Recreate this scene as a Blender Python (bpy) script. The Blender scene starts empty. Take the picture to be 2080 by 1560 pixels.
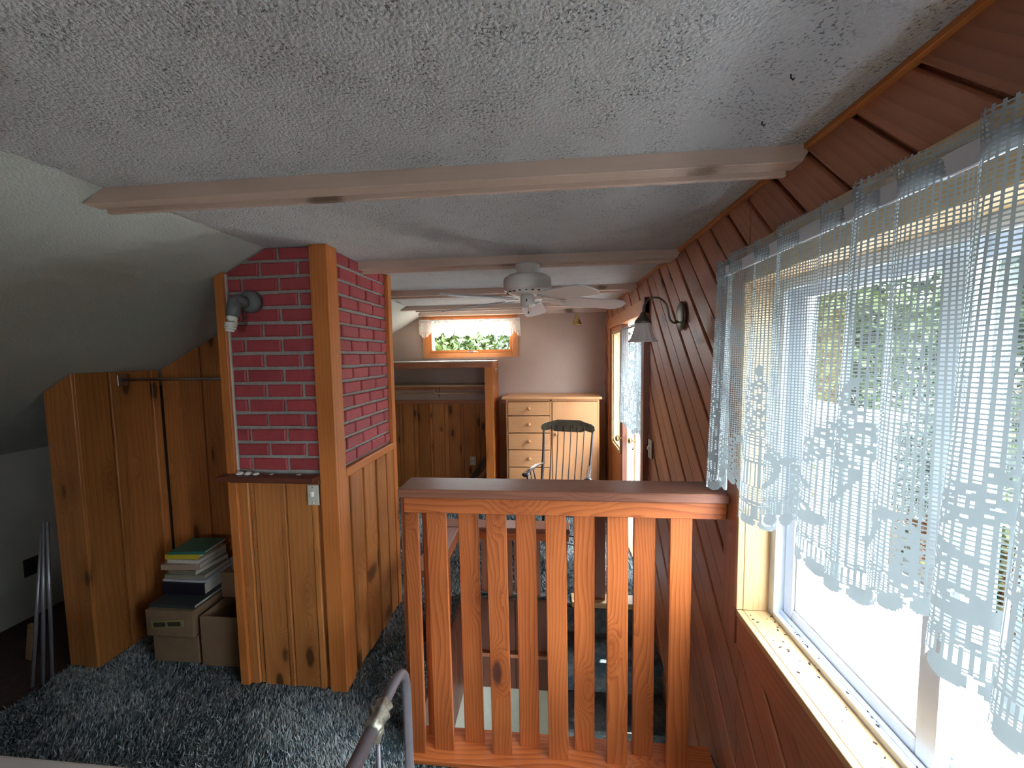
import bpy, math, random
import numpy as np
from mathutils import Vector, Matrix
random.seed(7); rng = np.random.default_rng(7)
S = bpy.context.scene
COL = S.collection
# ---------------------------------------------------------------- camera, sky, sun, exposure
cam = bpy.data.objects.new('camera', bpy.data.cameras.new('camera'))
COL.objects.link(cam)
r_, u_, f_ = [(0.9953823950493794, 0.09479283465202232, -0.015106492789366571),
              (0.008181056631517067, 0.07302632150210264, 0.9972964587725472),
              (-0.09563972991467896, 0.9928149247802964, -0.0719136092498587)]
cam.matrix_world = Matrix(((r_[0], u_[0], -f_[0], 0), (r_[1], u_[1], -f_[1], 0), (r_[2], u_[2], -f_[2], 1.55), (0, 0, 0, 1)))
cam.data.sensor_width = 36; cam.data.lens = 800 / 2080 * 36; cam.data.clip_start = 0.02
S.camera = cam
w = bpy.data.worlds.new('sky'); S.world = w; w.use_nodes = True
bg = w.node_tree.nodes['Background']; bg.inputs[0].default_value = (0.83, 0.92, 1.0, 1); bg.inputs[1].default_value = 9.0
sun = bpy.data.objects.new('sun', bpy.data.lights.new('sun', 'SUN')); COL.objects.link(sun)
sun.data.energy = 20; sun.data.angle = 0.01; sun.data.color = (1, 0.93, 0.82)
sun.rotation_euler = Vector((0.30, -0.72, -0.62)).to_track_quat('-Z', 'Y').to_euler()
def portal(name, loc, nrm, sx, sy):
    l = bpy.data.lights.new(name, 'AREA'); l.shape = 'RECTANGLE'; l.size = sx; l.size_y = sy
    l.cycles.is_portal = True
    o = bpy.data.objects.new(name, l); COL.objects.link(o); o.location = loc
    o.rotation_euler = Vector(nrm).to_track_quat('-Z', 'Y').to_euler()
portal('portal_right_window', (0.84, 0.49, 1.25), (-1, 0, 0), 1.1, 1.65)
portal('portal_far_window', (-0.9, 4.66, 1.78), (0, -1, 0), 1.0, 0.42)
portal('portal_door', (0.86, 3.0, 1.0), (-1, 0, 0), 1.9, 0.8)
portal('portal_back_window', (0, -2.68, 1.5), (0, 1, 0), .4, .6)
S.view_settings.view_transform = 'Standard'; S.view_settings.look = 'None'
S.view_settings.gamma = 1; S.view_settings.use_curve_mapping = False
S.view_settings.exposure = 1.9

# ---------------------------------------------------------------- helpers
def setp(o, label=None, cat=None, group=None, kind=None):
    if label: o['label'] = label
    if cat: o['category'] = cat
    if group: o['group'] = group
    if kind: o['kind'] = kind
    return o
def W(o):
    m = o.matrix_basis.copy()
    if o.parent: m = W(o.parent) @ o.matrix_parent_inverse @ m
    return m
def put(o, parent):
    COL.objects.link(o)
    if parent is not None:
        o.parent = parent; o.matrix_parent_inverse = W(parent).inverted()
    return o
def empty(name, loc, label=None, cat=None, group=None, kind=None, rz=0, parent=None):
    o = bpy.data.objects.new(name, None); o.empty_display_size = 0.05
    o.matrix_basis = Matrix.Translation(loc) @ Matrix.Rotation(rz, 4, 'Z')
    put(o, parent); return setp(o, label, cat, group, kind)
def mesh(name, vs, fs, mat, parent=None, M=None, smooth=False, uv=None):
    me = bpy.data.meshes.new(name); me.from_pydata([tuple(v) for v in vs], [], fs)
    if mat: me.materials.append(mat)
    if smooth: me.polygons.foreach_set('use_smooth', [True] * len(me.polygons))
    me.update()
    o = bpy.data.objects.new(name, me)
    if M is not None: o.matrix_basis = M
    return put(o, parent)
AX = {'x': (0, 1, 2), 'y': (1, 2, 0), 'z': (2, 0, 1)}
def boxgeo(lo, hi, c=0.0):
    x0, y0, z0 = lo; x1, y1, z1 = hi
    if c <= 0:
        v = [(x0,y0,z0),(x1,y0,z0),(x1,y1,z0),(x0,y1,z0),(x0,y0,z1),(x1,y0,z1),(x1,y1,z1),(x0,y1,z1)]
        f = [(0,3,2,1),(4,5,6,7),(0,1,5,4),(1,2,6,5),(2,3,7,6),(3,0,4,7)]
        return v, f
    c = min(c, (x1-x0)*.45, (y1-y0)*.45, (z1-z0)*.45)
    v = []; f = []
    idx = {}
    for sx in (0,1):
        for sy in (0,1):
            for sz in (0,1):
                X = x1 if sx else x0; Y = y1 if sy else y0; Z = z1 if sz else z0
                ix = X - c if sx else X + c; iy = Y - c if sy else Y + c; iz = Z - c if sz else Z + c
                b = len(v); v += [(X, iy, iz), (ix, Y, iz), (ix, iy, Z)]
                idx[sx,sy,sz] = b
    I = lambda a, b_, c_, k: idx[a,b_,c_] + k
    f += [(I(0,0,0,0),I(0,0,1,0),I(0,1,1,0),I(0,1,0,0)),(I(1,0,0,0),I(1,1,0,0),I(1,1,1,0),I(1,0,1,0)),
          (I(0,0,0,1),I(1,0,0,1),I(1,0,1,1),I(0,0,1,1)),(I(0,1,0,1),I(0,1,1,1),I(1,1,1,1),I(1,1,0,1)),
          (I(0,0,0,2),I(0,1,0,2),I(1,1,0,2),I(1,0,0,2)),(I(0,0,1,2),I(1,0,1,2),I(1,1,1,2),I(0,1,1,2))]
    for a in (0,1):
        for b_ in (0,1):
            f.append((I(a,b_,0,0),I(a,b_,0,1),I(a,b_,1,1),I(a,b_,1,0)))
            f.append((I(a,0,b_,0),I(a,0,b_,2),I(a,1,b_,2),I(a,1,b_,0)))
            f.append((I(0,a,b_,1),I(0,a,b_,2),I(1,a,b_,2),I(1,a,b_,1)))
            for d in (0,1): f.append((I(a,b_,d,0),I(a,b_,d,1),I(a,b_,d,2)))
    return v, f
def box(name, lo, hi, mat, parent=None, grain='x', c=0.0015, label=None, rot=None, piv=None):
    """axis-aligned box; the object's local X runs along the grain axis"""
    lo = list(lo); hi = list(hi)
    for i in range(3):
        if lo[i] > hi[i]: lo[i], hi[i] = hi[i], lo[i]
    p = AX[grain]; cen = [(a+b)/2 for a, b in zip(lo, hi)]
    h = [(hi[k]-lo[k])/2 for k in p]
    v, f = boxgeo([-a for a in h], h, c)
    M = Matrix(((0,0,0,cen[0]),(0,0,0,cen[1]),(0,0,0,cen[2]),(0,0,0,1)))
    for col, k in enumerate(p): M[k][col] = 1
    if rot is not None:
        pv = Vector(piv if piv else cen)
        M = Matrix.Translation(pv) @ rot @ Matrix.Translation(-pv) @ M
    o = mesh(name, v, f, mat, parent, M)
    fixn(o)
    if label: o['label'] = label
    return o
def fixn(o):
    import bmesh
    bm = bmesh.new(); bm.from_mesh(o.data); bmesh.ops.recalc_face_normals(bm, faces=bm.faces); bm.to_mesh(o.data); bm.free()
def clip(poly, n, d):
    """keep n.p <= d"""
    out = []
    for i, a in enumerate(poly):
        b = poly[(i+1) % len(poly)]
        da = n[0]*a[0]+n[1]*a[1]-d; db = n[0]*b[0]+n[1]*b[1]-d
        if da <= 0: out.append(a)
        if (da < 0 < db) or (db < 0 < da):
            t = da/(da-db); out.append((a[0]+t*(b[0]-a[0]), a[1]+t*(b[1]-a[1])))
    return out
def area(p): return 0.5*sum(p[i][0]*p[(i+1)%len(p)][1]-p[(i+1)%len(p)][0]*p[i][1] for i in range(len(p)))
def slab(name, polys, t, mat, parent, M, ch=0.002, label=None):
    """polygons in local XY extruded to z=t with a chamfered front edge; M places it"""
    vs = []; fs = []
    for p in polys:
        if len(p) < 3 or abs(area(p)) < 1e-6: continue
        if area(p) < 0: p = p[::-1]
        n = len(p); b = len(vs)
        # inset
        ins = []
        for i in range(n):
            a, q, c2 = Vector(p[i-1]), Vector(p[i]), Vector(p[(i+1) % n])
            e1 = (q-a); e2 = (c2-q)
            if e1.length < 1e-7 or e2.length < 1e-7: ins.append(tuple(q)); continue
            n1 = Vector((-e1.y, e1.x)).normalized(); n2 = Vector((-e2.y, e2.x)).normalized()
            m = n1+n2
            if m.length < 1e-3: ins.append(tuple(q)); continue
            m.normalize(); k = ch/max(0.35, m.dot(n1)); ins.append(tuple(q+m*k))
        vs += [(x, y, 0) for x, y in p] + [(x, y, t-ch) for x, y in p] + [(x, y, t) for x, y in ins]
        for i in range(n):
            j = (i+1) % n
            fs += [(b+i, b+j, b+n+j, b+n+i), (b+n+i, b+n+j, b+2*n+j, b+2*n+i)]
        fs += [tuple(b+2*n+i for i in range(n)), tuple(b+i for i in reversed(range(n)))]
    if not vs: return None
    o = mesh(name, vs, fs, mat, parent, M)
    if label: o['label'] = label
    return o
def frame(o, xd, yd):
    xd = Vector(xd).normalized(); yd = Vector(yd).normalized(); zd = xd.cross(yd)
    return Matrix(((xd.x, yd.x, zd.x, o[0]), (xd.y, yd.y, zd.y, o[1]), (xd.z, yd.z, zd.z, o[2]), (0, 0, 0, 1)))
def tubegeo(pts, rad, n=10, cap=True):
    pts = [Vector(p) for p in pts]; vs = []; fs = []
    rad = rad if isinstance(rad, (list, tuple)) else [rad]*len(pts)
    t0 = (pts[1]-pts[0]).normalized()
    a = t0.orthogonal().normalized()
    for i, p in enumerate(pts):
        t = ((pts[min(i+1, len(pts)-1)]-pts[max(i-1, 0)])).normalized()
        a = (a - t*a.dot(t)).normalized(); b = t.cross(a)
        for k in range(n):
            th = 2*math.pi*k/n; vs.append(p + (a*math.cos(th)+b*math.sin(th))*rad[i])
    for i in range(len(pts)-1):
        for k in range(n):
            k2 = (k+1) % n; fs.append((i*n+k, i*n+k2, (i+1)*n+k2, (i+1)*n+k))
    if cap:
        fs.append(tuple(reversed(range(n)))); fs.append(tuple((len(pts)-1)*n+k for k in range(n)))
    return vs, fs
def tube(name, pts, rad, mat, parent=None, n=10, label=None):
    v, f = tubegeo(pts, rad, n); o = mesh(name, v, f, mat, parent, smooth=True)
    if label: o['label'] = label
    return o
def lathe(name, prof, loc, mat, parent=None, n=24, axis=(0,0,1), label=None, flute=None, sy=1.0):
    """prof: (radius, height) list; revolved about axis through loc"""
    vs = []; fs = []; M = Matrix.Translation(loc) @ Vector((0,0,1)).rotation_difference(Vector(axis)).to_matrix().to_4x4()
    for i, (r, h) in enumerate(prof):
        for k in range(n):
            th = 2*math.pi*k/n; rr = r*(1+(flute(k, i) if flute else 0)); vs.append((rr*math.cos(th), sy*rr*math.sin(th), h))
    for i in range(len(prof)-1):
        for k in range(n):
            k2 = (k+1) % n; fs.append((i*n+k, i*n+k2, (i+1)*n+k2, (i+1)*n+k))
    fs.append(tuple(reversed(range(n)))); fs.append(tuple((len(prof)-1)*n+k for k in range(n)))
    o = mesh(name, vs, fs, mat, parent, M, smooth=True)
    if label: o['label'] = label
    return o
def join(name, geos, mat, parent=None, smooth=False, M=None):
    vs = []; fs = []
    for v, f in geos:
        b = len(vs); vs += [tuple(a) for a in v]; fs += [tuple(i+b for i in q) for q in f]
    return mesh(name, vs, fs, mat, parent, M, smooth)

# ---------------------------------------------------------------- materials
def new(name):
    m = bpy.data.materials.new(name); m.use_nodes = True; nt = m.node_tree
    return m, nt, nt.nodes['Principled BSDF']
def nd(nt, t, ins=None, **kw):
    n = nt.nodes.new('ShaderNode'+t)
    for k, v in kw.items(): setattr(n, k, v)
    for k, v in (ins or {}).items():
        if hasattr(v, 'links') or isinstance(v, bpy.types.NodeSocket): nt.links.new(v, n.inputs[k])
        else: n.inputs[k].default_value = v
    return n
def mth(nt, op, a, b=None, c=None, clamp=False):
    n = nt.nodes.new('ShaderNodeMath'); n.operation = op; n.use_clamp = clamp
    for i, v in enumerate((a, b, c)):
        if v is None: continue
        if isinstance(v, bpy.types.NodeSocket): nt.links.new(v, n.inputs[i])
        else: n.inputs[i].default_value = v
    return n.outputs[0]
def mixc(nt, fac, a, b):
    n = nt.nodes.new('ShaderNodeMix'); n.data_type = 'RGBA'
    for s, v in ((n.inputs[0], fac), (n.inputs[6], a), (n.inputs[7], b)):
        if isinstance(v, bpy.types.NodeSocket): nt.links.new(v, s)
        else: s.default_value = v if not isinstance(v, tuple) else (*v, 1)[:4]
    return n.outputs[2]
def sm(nt, v, a, b):
    n = nt.nodes.new('ShaderNodeMapRange'); n.interpolation_type = 'SMOOTHSTEP'
    nt.links.new(v, n.inputs[0]); n.inputs[1].default_value = a; n.inputs[2].default_value = b
    return n.outputs[0]
def vmul(nt, v, s):
    n = nt.nodes.new('ShaderNodeVectorMath'); n.operation = 'MULTIPLY'; nt.links.new(v, n.inputs[0]); n.inputs[1].default_value = s
    return n.outputs[0]
def noise(nt, v, scale=1, detail=3, rough=.5, out=0):
    n = nt.nodes.new('ShaderNodeTexNoise'); nt.links.new(v, n.inputs['Vector']); n.inputs['Scale'].default_value = scale
    n.inputs['Detail'].default_value = detail; n.inputs['Roughness'].default_value = rough
    return n.outputs[out]
def bump(nt, p, h, strength=.3, dist=.002):
    b = nt.nodes.new('ShaderNodeBump'); b.inputs['Strength'].default_value = strength; b.inputs['Distance'].default_value = dist
    nt.links.new(h, b.inputs['Height']); nt.links.new(b.outputs[0], p.inputs['Normal'])
def wood(name, light, dark, knot=(0.06, 0.022, 0.01), knots=0.5, freq=55, ring=.55, rough=.42, var=.22, hue=.0, spec=.4, warp=.5):
    m, nt, p = new(name)
    tc = nt.nodes.new('ShaderNodeTexCoord'); oi = nt.nodes.new('ShaderNodeObjectInfo')
    R = oi.outputs['Random']
    off = nd(nt, 'CombineXYZ', {0: mth(nt, 'MULTIPLY', R, 37.3), 1: mth(nt, 'MULTIPLY', R, 91.7), 2: mth(nt, 'MULTIPLY', R, 53.1)})
    ad = nt.nodes.new('ShaderNodeVectorMath'); ad.operation = 'ADD'; nt.links.new(tc.outputs['Object'], ad.inputs[0]); nt.links.new(off.outputs[0], ad.inputs[1])
    P = ad.outputs[0]
    sep = nd(nt, 'SeparateXYZ', {0: P})
    # knots
    vo = nt.nodes.new('ShaderNodeTexVoronoi'); nt.links.new(vmul(nt, P, (3.2, 8.5, 2.0)), vo.inputs['Vector']); vo.inputs['Scale'].default_value = 1
    sepc = nd(nt, 'SeparateColor', {0: vo.outputs['Color']})
    has = mth(nt, 'LESS_THAN', sepc.outputs[0], knots)
    d = mth(nt, 'ADD', vo.outputs['Distance'], mth(nt, 'MULTIPLY', mth(nt, 'SUBTRACT', noise(nt, P, 60, 2), .5), .06))
    kd = mth(nt, 'ADD', d, mth(nt, 'MULTIPLY', mth(nt, 'SUBTRACT', 1, has), 10))
    kmask = sm(nt, kd, 0.21, 0.11); kring = sm(nt, kd, 0.50, 0.12)
    # growth rings
    nw = noise(nt, vmul(nt, P, (1.0, 5, 5)), 1, 2)
    ph = mth(nt, 'ADD', mth(nt, 'MULTIPLY', sep.outputs[1], freq), mth(nt, 'MULTIPLY', sep.outputs[2], freq*.6))
    ph = mth(nt, 'ADD', ph, mth(nt, 'MULTIPLY', nw, freq*.05*warp*3))
    ph = mth(nt, 'ADD', ph, mth(nt, 'MULTIPLY', kring, 5))
    fr = mth(nt, 'FRACT', ph)
    rg = mth(nt, 'MULTIPLY', mth(nt, 'POWER', fr, 2.2), sm(nt, fr, 1.0, .93))
    fib = noise(nt, vmul(nt, P, (6, 190, 190)), 1, 2)
    blot = noise(nt, vmul(nt, P, (2.5, 8, 8)), 1, 3)
    f = mth(nt, 'ADD', mth(nt, 'MULTIPLY', rg, ring), mth(nt, 'MULTIPLY', mth(nt, 'SUBTRACT', fib, .35), .45))
    f = mth(nt, 'ADD', f, mth(nt, 'MULTIPLY', mth(nt, 'SUBTRACT', blot, .45), .9), clamp=True)
    c = mixc(nt, f, light, dark)
    c = mixc(nt, mth(nt, 'MULTIPLY', kring, .45), c, dark)
    c = mixc(nt, mth(nt, 'MULTIPLY', kmask, .85), c, knot)
    val = mth(nt, 'ADD', 1-var*.5, mth(nt, 'MULTIPLY', mth(nt, 'FRACT', mth(nt, 'MULTIPLY', R, 17.7)), var))
    hs = nd(nt, 'HueSaturation', {'Color': c, 'Value': val})
    nt.links.new(hs.outputs[0], p.inputs['Base Color'])
    p.inputs['Roughness'].default_value = rough; p.inputs['Specular IOR Level'].default_value = spec
    bump(nt, p, mth(nt, 'ADD', fib, mth(nt, 'MULTIPLY', rg, .5)), .25, .0012)
    return m
def plain(name, col, rough=.5, metal=0, var=.06, nscale=30, b=0, spec=.5, trans=0, alpha=1):
    m, nt, p = new(name)
    tc = nt.nodes.new('ShaderNodeTexCoord'); n = noise(nt, tc.outputs['Object'], nscale, 4)
    lo = tuple(max(0, c*(1-var*2)) for c in col); hi = tuple(min(1, c*(1+var*2)) for c in col)
    nt.links.new(mixc(nt, n, lo, hi), p.inputs['Base Color'])
    p.inputs['Roughness'].default_value = rough; p.inputs['Metallic'].default_value = metal; p.inputs['Specular IOR Level'].default_value = spec
    if b: bump(nt, p, n, .5, b)
    return m
M_ = {}
M_['cedar'] = wood('cedar_rail', (0.527, 0.147, 0.040), (0.244, 0.052, 0.013), (0.05, 0.022, 0.02), .34, 62, .68, .38, .5, warp=1.3)
M_['cap'] = wood('stained_cap', (0.279, 0.111, 0.068), (0.153, 0.051, 0.031), knots=.1, freq=70, ring=.5, rough=.33, var=.15)
M_['pine'] = wood('knotty_cedar', (0.552, 0.209, 0.059), (0.230, 0.073, 0.019), (0.055, 0.018, 0.006), .75, 40, .4, .4, .42)
M_['pinetrim'] = wood('cedar_trim', (0.638, 0.209, 0.050), (0.338, 0.089, 0.018), knots=.2, freq=60, ring=.3, rough=.42, var=.15)
M_['diag'] = wood('redwood_board', (0.497, 0.198, 0.106), (0.251, 0.086, 0.044), (0.05, 0.018, 0.01), .22, 45, .38, .36, .38)
M_['sill'] = wood('pale_sill_wood', (0.56, 0.38, 0.19), (0.38, 0.21, 0.09), knots=.0, freq=60, ring=.35, rough=.4, var=.1)
M_['orange'] = wood('orange_fir', (0.634, 0.244, 0.082), (0.393, 0.127, 0.037), knots=.05, freq=80, ring=.4, rough=.4, var=.15)
M_['oak'] = wood('pale_oak', (0.647, 0.319, 0.145), (0.496, 0.223, 0.092), knots=.0, freq=50, ring=.3, rough=.4, var=.08)
M_['shelfwood'] = wood('dark_red_shelf', (0.16, 0.05, 0.028), (0.08, 0.025, 0.015), knots=.05, freq=60, ring=.4, rough=.4, var=.1)
M_['beam'] = wood('beam_paint', (0.600, 0.444, 0.360), (0.480, 0.348, 0.264), (0.13, 0.08, 0.05), .3, 60, .12, .55, .06)
M_['dark'] = plain('black_lacquer', (0.045, 0.035, 0.04), .28, spec=.7)
M_['plaster'] = plain('tan_plaster', (0.49, 0.36, 0.30), .8, var=.04, nscale=5, b=.0006)
M_['white'] = plain('white_wall_and_lit_ply', (0.55, 0.54, 0.50), .8, var=.05, nscale=6)
M_['vinyl'] = plain('white_vinyl', (0.74, 0.78, 0.84), .35, var=.02)
M_['fan'] = plain('fan_enamel', (0.74, 0.70, 0.65), .35, var=.02)
M_['blade'] = plain('fan_blade', (0.72, 0.68, 0.68), .45, var=.03)
M_['brass'] = plain('old_brass', (0.60, 0.42, 0.17), .28, 1.0)
M_['bronze'] = plain('antique_bronze', (0.17, 0.15, 0.12), .45, .8, var=.25, nscale=60)
M_['chrome'] = plain('chrome', (0.6, 0.6, 0.62), .25, 1.0)
M_['iron'] = plain('grey_iron', (0.17, 0.155, 0.175), .38, .35, var=.12, nscale=40)
M_['castiron'] = plain('worn_casting', (0.32, 0.29, 0.24), .4, .6, var=.5, nscale=120)
M_['socket'] = plain('grey_socket', (0.135, 0.14, 0.15), .5)
M_['bulb'] = plain('white_tube', (0.82, 0.82, 0.76), .3)
M_['plate'] = plain('almond_plate', (0.58, 0.55, 0.46), .4)
M_['black'] = plain('black_plastic', (0.02, 0.02, 0.022), .4)
M_['card'] = plain('cardboard', (0.27, 0.17, 0.10), .85, var=.15, nscale=14)
M_['card2'] = plain('light_cardboard', (0.30, 0.18, 0.10), .85, var=.1, nscale=10)
M_['paper'] = plain('page_paper', (0.62, 0.58, 0.50), .8, var=.1, nscale=90)
M_['bag'] = plain('plastic_bag', (0.24, 0.25, 0.22), .3, var=.15)
M_['darkfloor'] = plain('dark_subfloor', (0.06, 0.03, 0.025), .8, var=.3)
M_['drywall'] = plain('pale_drywall', (0.52, 0.53, 0.47), .85, var=.05)
M_['sheet'] = plain('pale_sheet', (0.52, 0.46, 0.42), .9, var=.05, b=.002)
M_['shell'] = plain('sea_shell', (0.8, 0.78, 0.74), .4)
M_['white_edge'] = plain('white_strip', (0.62, 0.60, 0.60), .4)
# brick + mortar
def brickmat():
    m, nt, p = new('painted_brick')
    tc = nt.nodes.new('ShaderNodeTexCoord'); g = nt.nodes.new('ShaderNodeNewGeometry'); oi = nt.nodes.new('ShaderNodeObjectInfo')
    n1 = noise(nt, g.outputs['Position'], 22, 5, .6); n2 = noise(nt, g.outputs['Position'], 160, 3)
    c = mixc(nt, n1, (0.34, 0.038, 0.045), (0.48, 0.085, 0.095))
    hs = nd(nt, 'HueSaturation', {'Color': c, 'Value': mth(nt, 'ADD', .86, mth(nt, 'MULTIPLY', oi.outputs['Random'], .26))})
    nt.links.new(hs.outputs[0], p.inputs['Base Color']); p.inputs['Roughness'].default_value = .55
    bump(nt, p, mth(nt, 'ADD', n1, mth(nt, 'MULTIPLY', n2, .4)), .6, .003); return m
M_['brick'] = brickmat()
M_['mortar'] = plain('grey_mortar', (0.36, 0.35, 0.32), .9, var=.18, nscale=45, b=.004)
# popcorn ceiling
def popcorn(name, ca, cb, pitk, bd):
    m, nt, p = new(name)
    g = nt.nodes.new('ShaderNodeNewGeometry'); P = g.outputs['Position']
    a = noise(nt, P, 210, 3, .6); v = nt.nodes.new('ShaderNodeTexVoronoi'); nt.links.new(P, v.inputs['Vector']); v.inputs['Scale'].default_value = 150
    v2 = nt.nodes.new('ShaderNodeTexVoronoi'); nt.links.new(P, v2.inputs['Vector']); v2.inputs['Scale'].default_value = 120
    s2 = nd(nt, 'SeparateColor', {0: v2.outputs['Color']})
    big = noise(nt, P, 2.2, 3)
    pn = noise(nt, P, 150, 2, .55); pit = mth(nt, 'MULTIPLY', sm(nt, pn, .575, .635), mth(nt, 'MULTIPLY', sm(nt, noise(nt, P, 14, 3, .6), .42, .60), min(1, pitk*1.4)))
    blob = mth(nt, 'SUBTRACT', 1.0, v.outputs['Distance'])
    h = mth(nt, 'ADD', mth(nt, 'MULTIPLY', blob, .9), mth(nt, 'MULTIPLY', a, 1.3))
    h = mth(nt, 'SUBTRACT', h, mth(nt, 'MULTIPLY', pit, .7))
    c = mixc(nt, noise(nt, P, 3, 2), ca, cb)
    c = mixc(nt, mth(nt, 'MULTIPLY', pit, .72), c, (0.12, 0.12, 0.11))
    nt.links.new(c, p.inputs['Base Color']); p.inputs['Roughness'].default_value = .9
    bump(nt, p, h, 1.0, bd*1.25); return m
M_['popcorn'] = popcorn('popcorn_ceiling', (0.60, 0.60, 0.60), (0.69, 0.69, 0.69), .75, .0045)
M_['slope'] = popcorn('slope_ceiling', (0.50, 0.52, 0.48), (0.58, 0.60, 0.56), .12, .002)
def carpetmat(name, blade):
    m, nt, p = new(name)
    g = nt.nodes.new('ShaderNodeNewGeometry'); P = g.outputs['Position']
    n1 = noise(nt, P, 7, 4, .65); n2 = noise(nt, P, 55, 3, .6)
    c = mixc(nt, sm(nt, n1, .38, .62), (0.040, 0.080, 0.100), (0.22, 0.235, 0.225))
    if blade:
        at = nt.nodes.new('ShaderNodeAttribute'); at.attribute_name = 'tone'
        c = mixc(nt, sm(nt, at.outputs['Fac'], .25, 1.0), c, (0.44, 0.485, 0.50))
        c = mixc(nt, sm(nt, n2, .52, .75), c, (0.38, 0.34, 0.27))
        c = mixc(nt, sm(nt, at.outputs['Fac'], .22, .0), c, (0.03, 0.045, 0.055))
    else:
        c = mixc(nt, n2, c, (0.05, 0.065, 0.07))
    nt.links.new(c, p.inputs['Base Color']); p.inputs['Roughness'].default_value = .9; p.inputs['Specular IOR Level'].default_value = .15
    bump(nt, p, n2, .8, .01); return m
M_['carpet'] = carpetmat('carpet_base', False); M_['pile'] = carpetmat('carpet_pile', True)
def glassmat():
    m = bpy.data.materials.new('window_glass'); m.use_nodes = True; nt = m.node_tree; nt.nodes.clear()
    out = nt.nodes.new('ShaderNodeOutputMaterial'); t = nt.nodes.new('ShaderNodeBsdfTransparent'); t.inputs[0].default_value = (.93, .96, .96, 1)
    gl = nt.nodes.new('ShaderNodeBsdfGlossy'); gl.inputs['Roughness'].default_value = .02
    fr = nt.nodes.new('ShaderNodeFresnel'); fr.inputs[0].default_value = 1.45
    mx = nt.nodes.new('ShaderNodeMixShader'); nt.links.new(mth(nt, 'MULTIPLY', fr.outputs[0], .35), mx.inputs[0]); nt.links.new(t.outputs[0], mx.inputs[1]); nt.links.new(gl.outputs[0], mx.inputs[2])
    nt.links.new(mx.outputs[0], out.inputs[0]); return m
M_['glass'] = glassmat()
def clothmat(name, col, tr):
    m = bpy.data.materials.new(name); m.use_nodes = True; nt = m.node_tree; nt.nodes.clear()
    out = nt.nodes.new('ShaderNodeOutputMaterial'); d = nt.nodes.new('ShaderNodeBsdfDiffuse'); t = nt.nodes.new('ShaderNodeBsdfTranslucent')
    d.inputs[0].default_value = (*col, 1); t.inputs[0].default_value = (*col, 1)
    mx = nt.nodes.new('ShaderNodeMixShader'); mx.inputs[0].default_value = tr
    nt.links.new(d.outputs[0], mx.inputs[1]); nt.links.new(t.outputs[0], mx.inputs[2]); nt.links.new(mx.outputs[0], out.inputs[0]); return m
M_['lace'] = clothmat('white_lace', (0.38, 0.42, 0.43), .2)
M_['lace2'] = clothmat('cream_lace', (0.84, 0.80, 0.74), .3)
def leafmat(name, a, b):
    m, nt, p = new(name); g = nt.nodes.new('ShaderNodeNewGeometry')
    n = noise(nt, g.outputs['Position'], 1.3, 4, .7)
    nt.links.new(mixc(nt, sm(nt, n, .3, .7), a, b), p.inputs['Base Color']); p.inputs['Roughness'].default_value = .6
    return m
M_['leaf'] = leafmat('leaf_green', (0.005, 0.014, 0.003), (0.030, 0.055, 0.010))
M_['leaf2'] = leafmat('leaf_yellow_green', (0.012, 0.026, 0.004), (0.06, 0.085, 0.012))
M_['leaf3'] = leafmat('leaf_dark', (0.003, 0.009, 0.004), (0.012, 0.028, 0.010))
M_['grass'] = leafmat('lawn', (0.004, 0.008, 0.002), (0.008, 0.014, 0.004))
M_['bark'] = plain('bark', (0.08, 0.06, 0.045), .9, var=.3)
M_['deck'] = plain('deck_paint', (0.36, 0.365, 0.38), .85, var=.06, nscale=8)
M_['pink'] = plain('pink_petal', (0.7, 0.2, 0.35), .6); M_['siding'] = plain('pale_siding', (0.35, 0.45, 0.48), .7)
M_['terracotta'] = plain('white_planter', (0.5, 0.52, 0.55), .6)

# ---------------------------------------------------------------- room geometry constants
CZ = 2.04; XW = 0.62; YF = 4.47; YB = -2.5; XK = -3.23
def slope_z(x, xc=-1.25): return CZ + 0.52*(x-xc)
# ceiling (flat part) and slope, with roof slab above them
def quadslab(name, pts, up, mat):
    n = len(pts); vs = [Vector(p) for p in pts]+[Vector(p)+Vector(up) for p in pts]
    fs = [tuple(range(n)), tuple(n+i for i in reversed(range(n)))]+[(i, n+i, n+(i+1) % n, (i+1) % n) for i in range(n)]
    return mesh(name, vs, fs, mat)
def xc(y): return -1.25 if y < 2.3 else -1.25-0.19*(y-2.3)/2.17
setp(quadslab('ceiling', [(xc(0), YB, CZ), (xc(0), 2.3, CZ), (xc(YF), YF+.2, CZ), (0.78, YF+.2, CZ), (0.78, YB, CZ)], (0, 0, .08), M_['popcorn']), kind='structure')
def sl(x, y): return CZ+(0.52 if y < 2.4 else 0.575)*(x-xc(y))
ys = [YB, 1.2, 2.3, YF+.2]
vs = []; fs = []
for y in ys:
    for dz in (0, .1):
        vs += [(xc(y), y, CZ+dz), (-3.5, y, sl(-3.5, y)+dz)]
for i in range(len(ys)-1):
    b = i*4; fs += [(b, b+1, b+5, b+4), (b+2, b+6, b+7, b+3), (b+1, b+3, b+7, b+5)]
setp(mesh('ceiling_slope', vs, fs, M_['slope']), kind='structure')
# roof ridge over the attic throws the shade onto the deck
vs = [(0.80, YB-.3, 2.13), (0.80, 4.9, 2.13), (-0.9, 4.9, 2.62), (-0.9, YB-.3, 2.62), (-3.7, 4.9, 1.12), (-3.7, YB-.3, 1.12)]
setp(mesh('roof', vs, [(0, 1, 2, 3), (3, 2, 4, 5)], plain('shingles', (.1, .1, .1), .9)), kind='structure')

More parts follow.
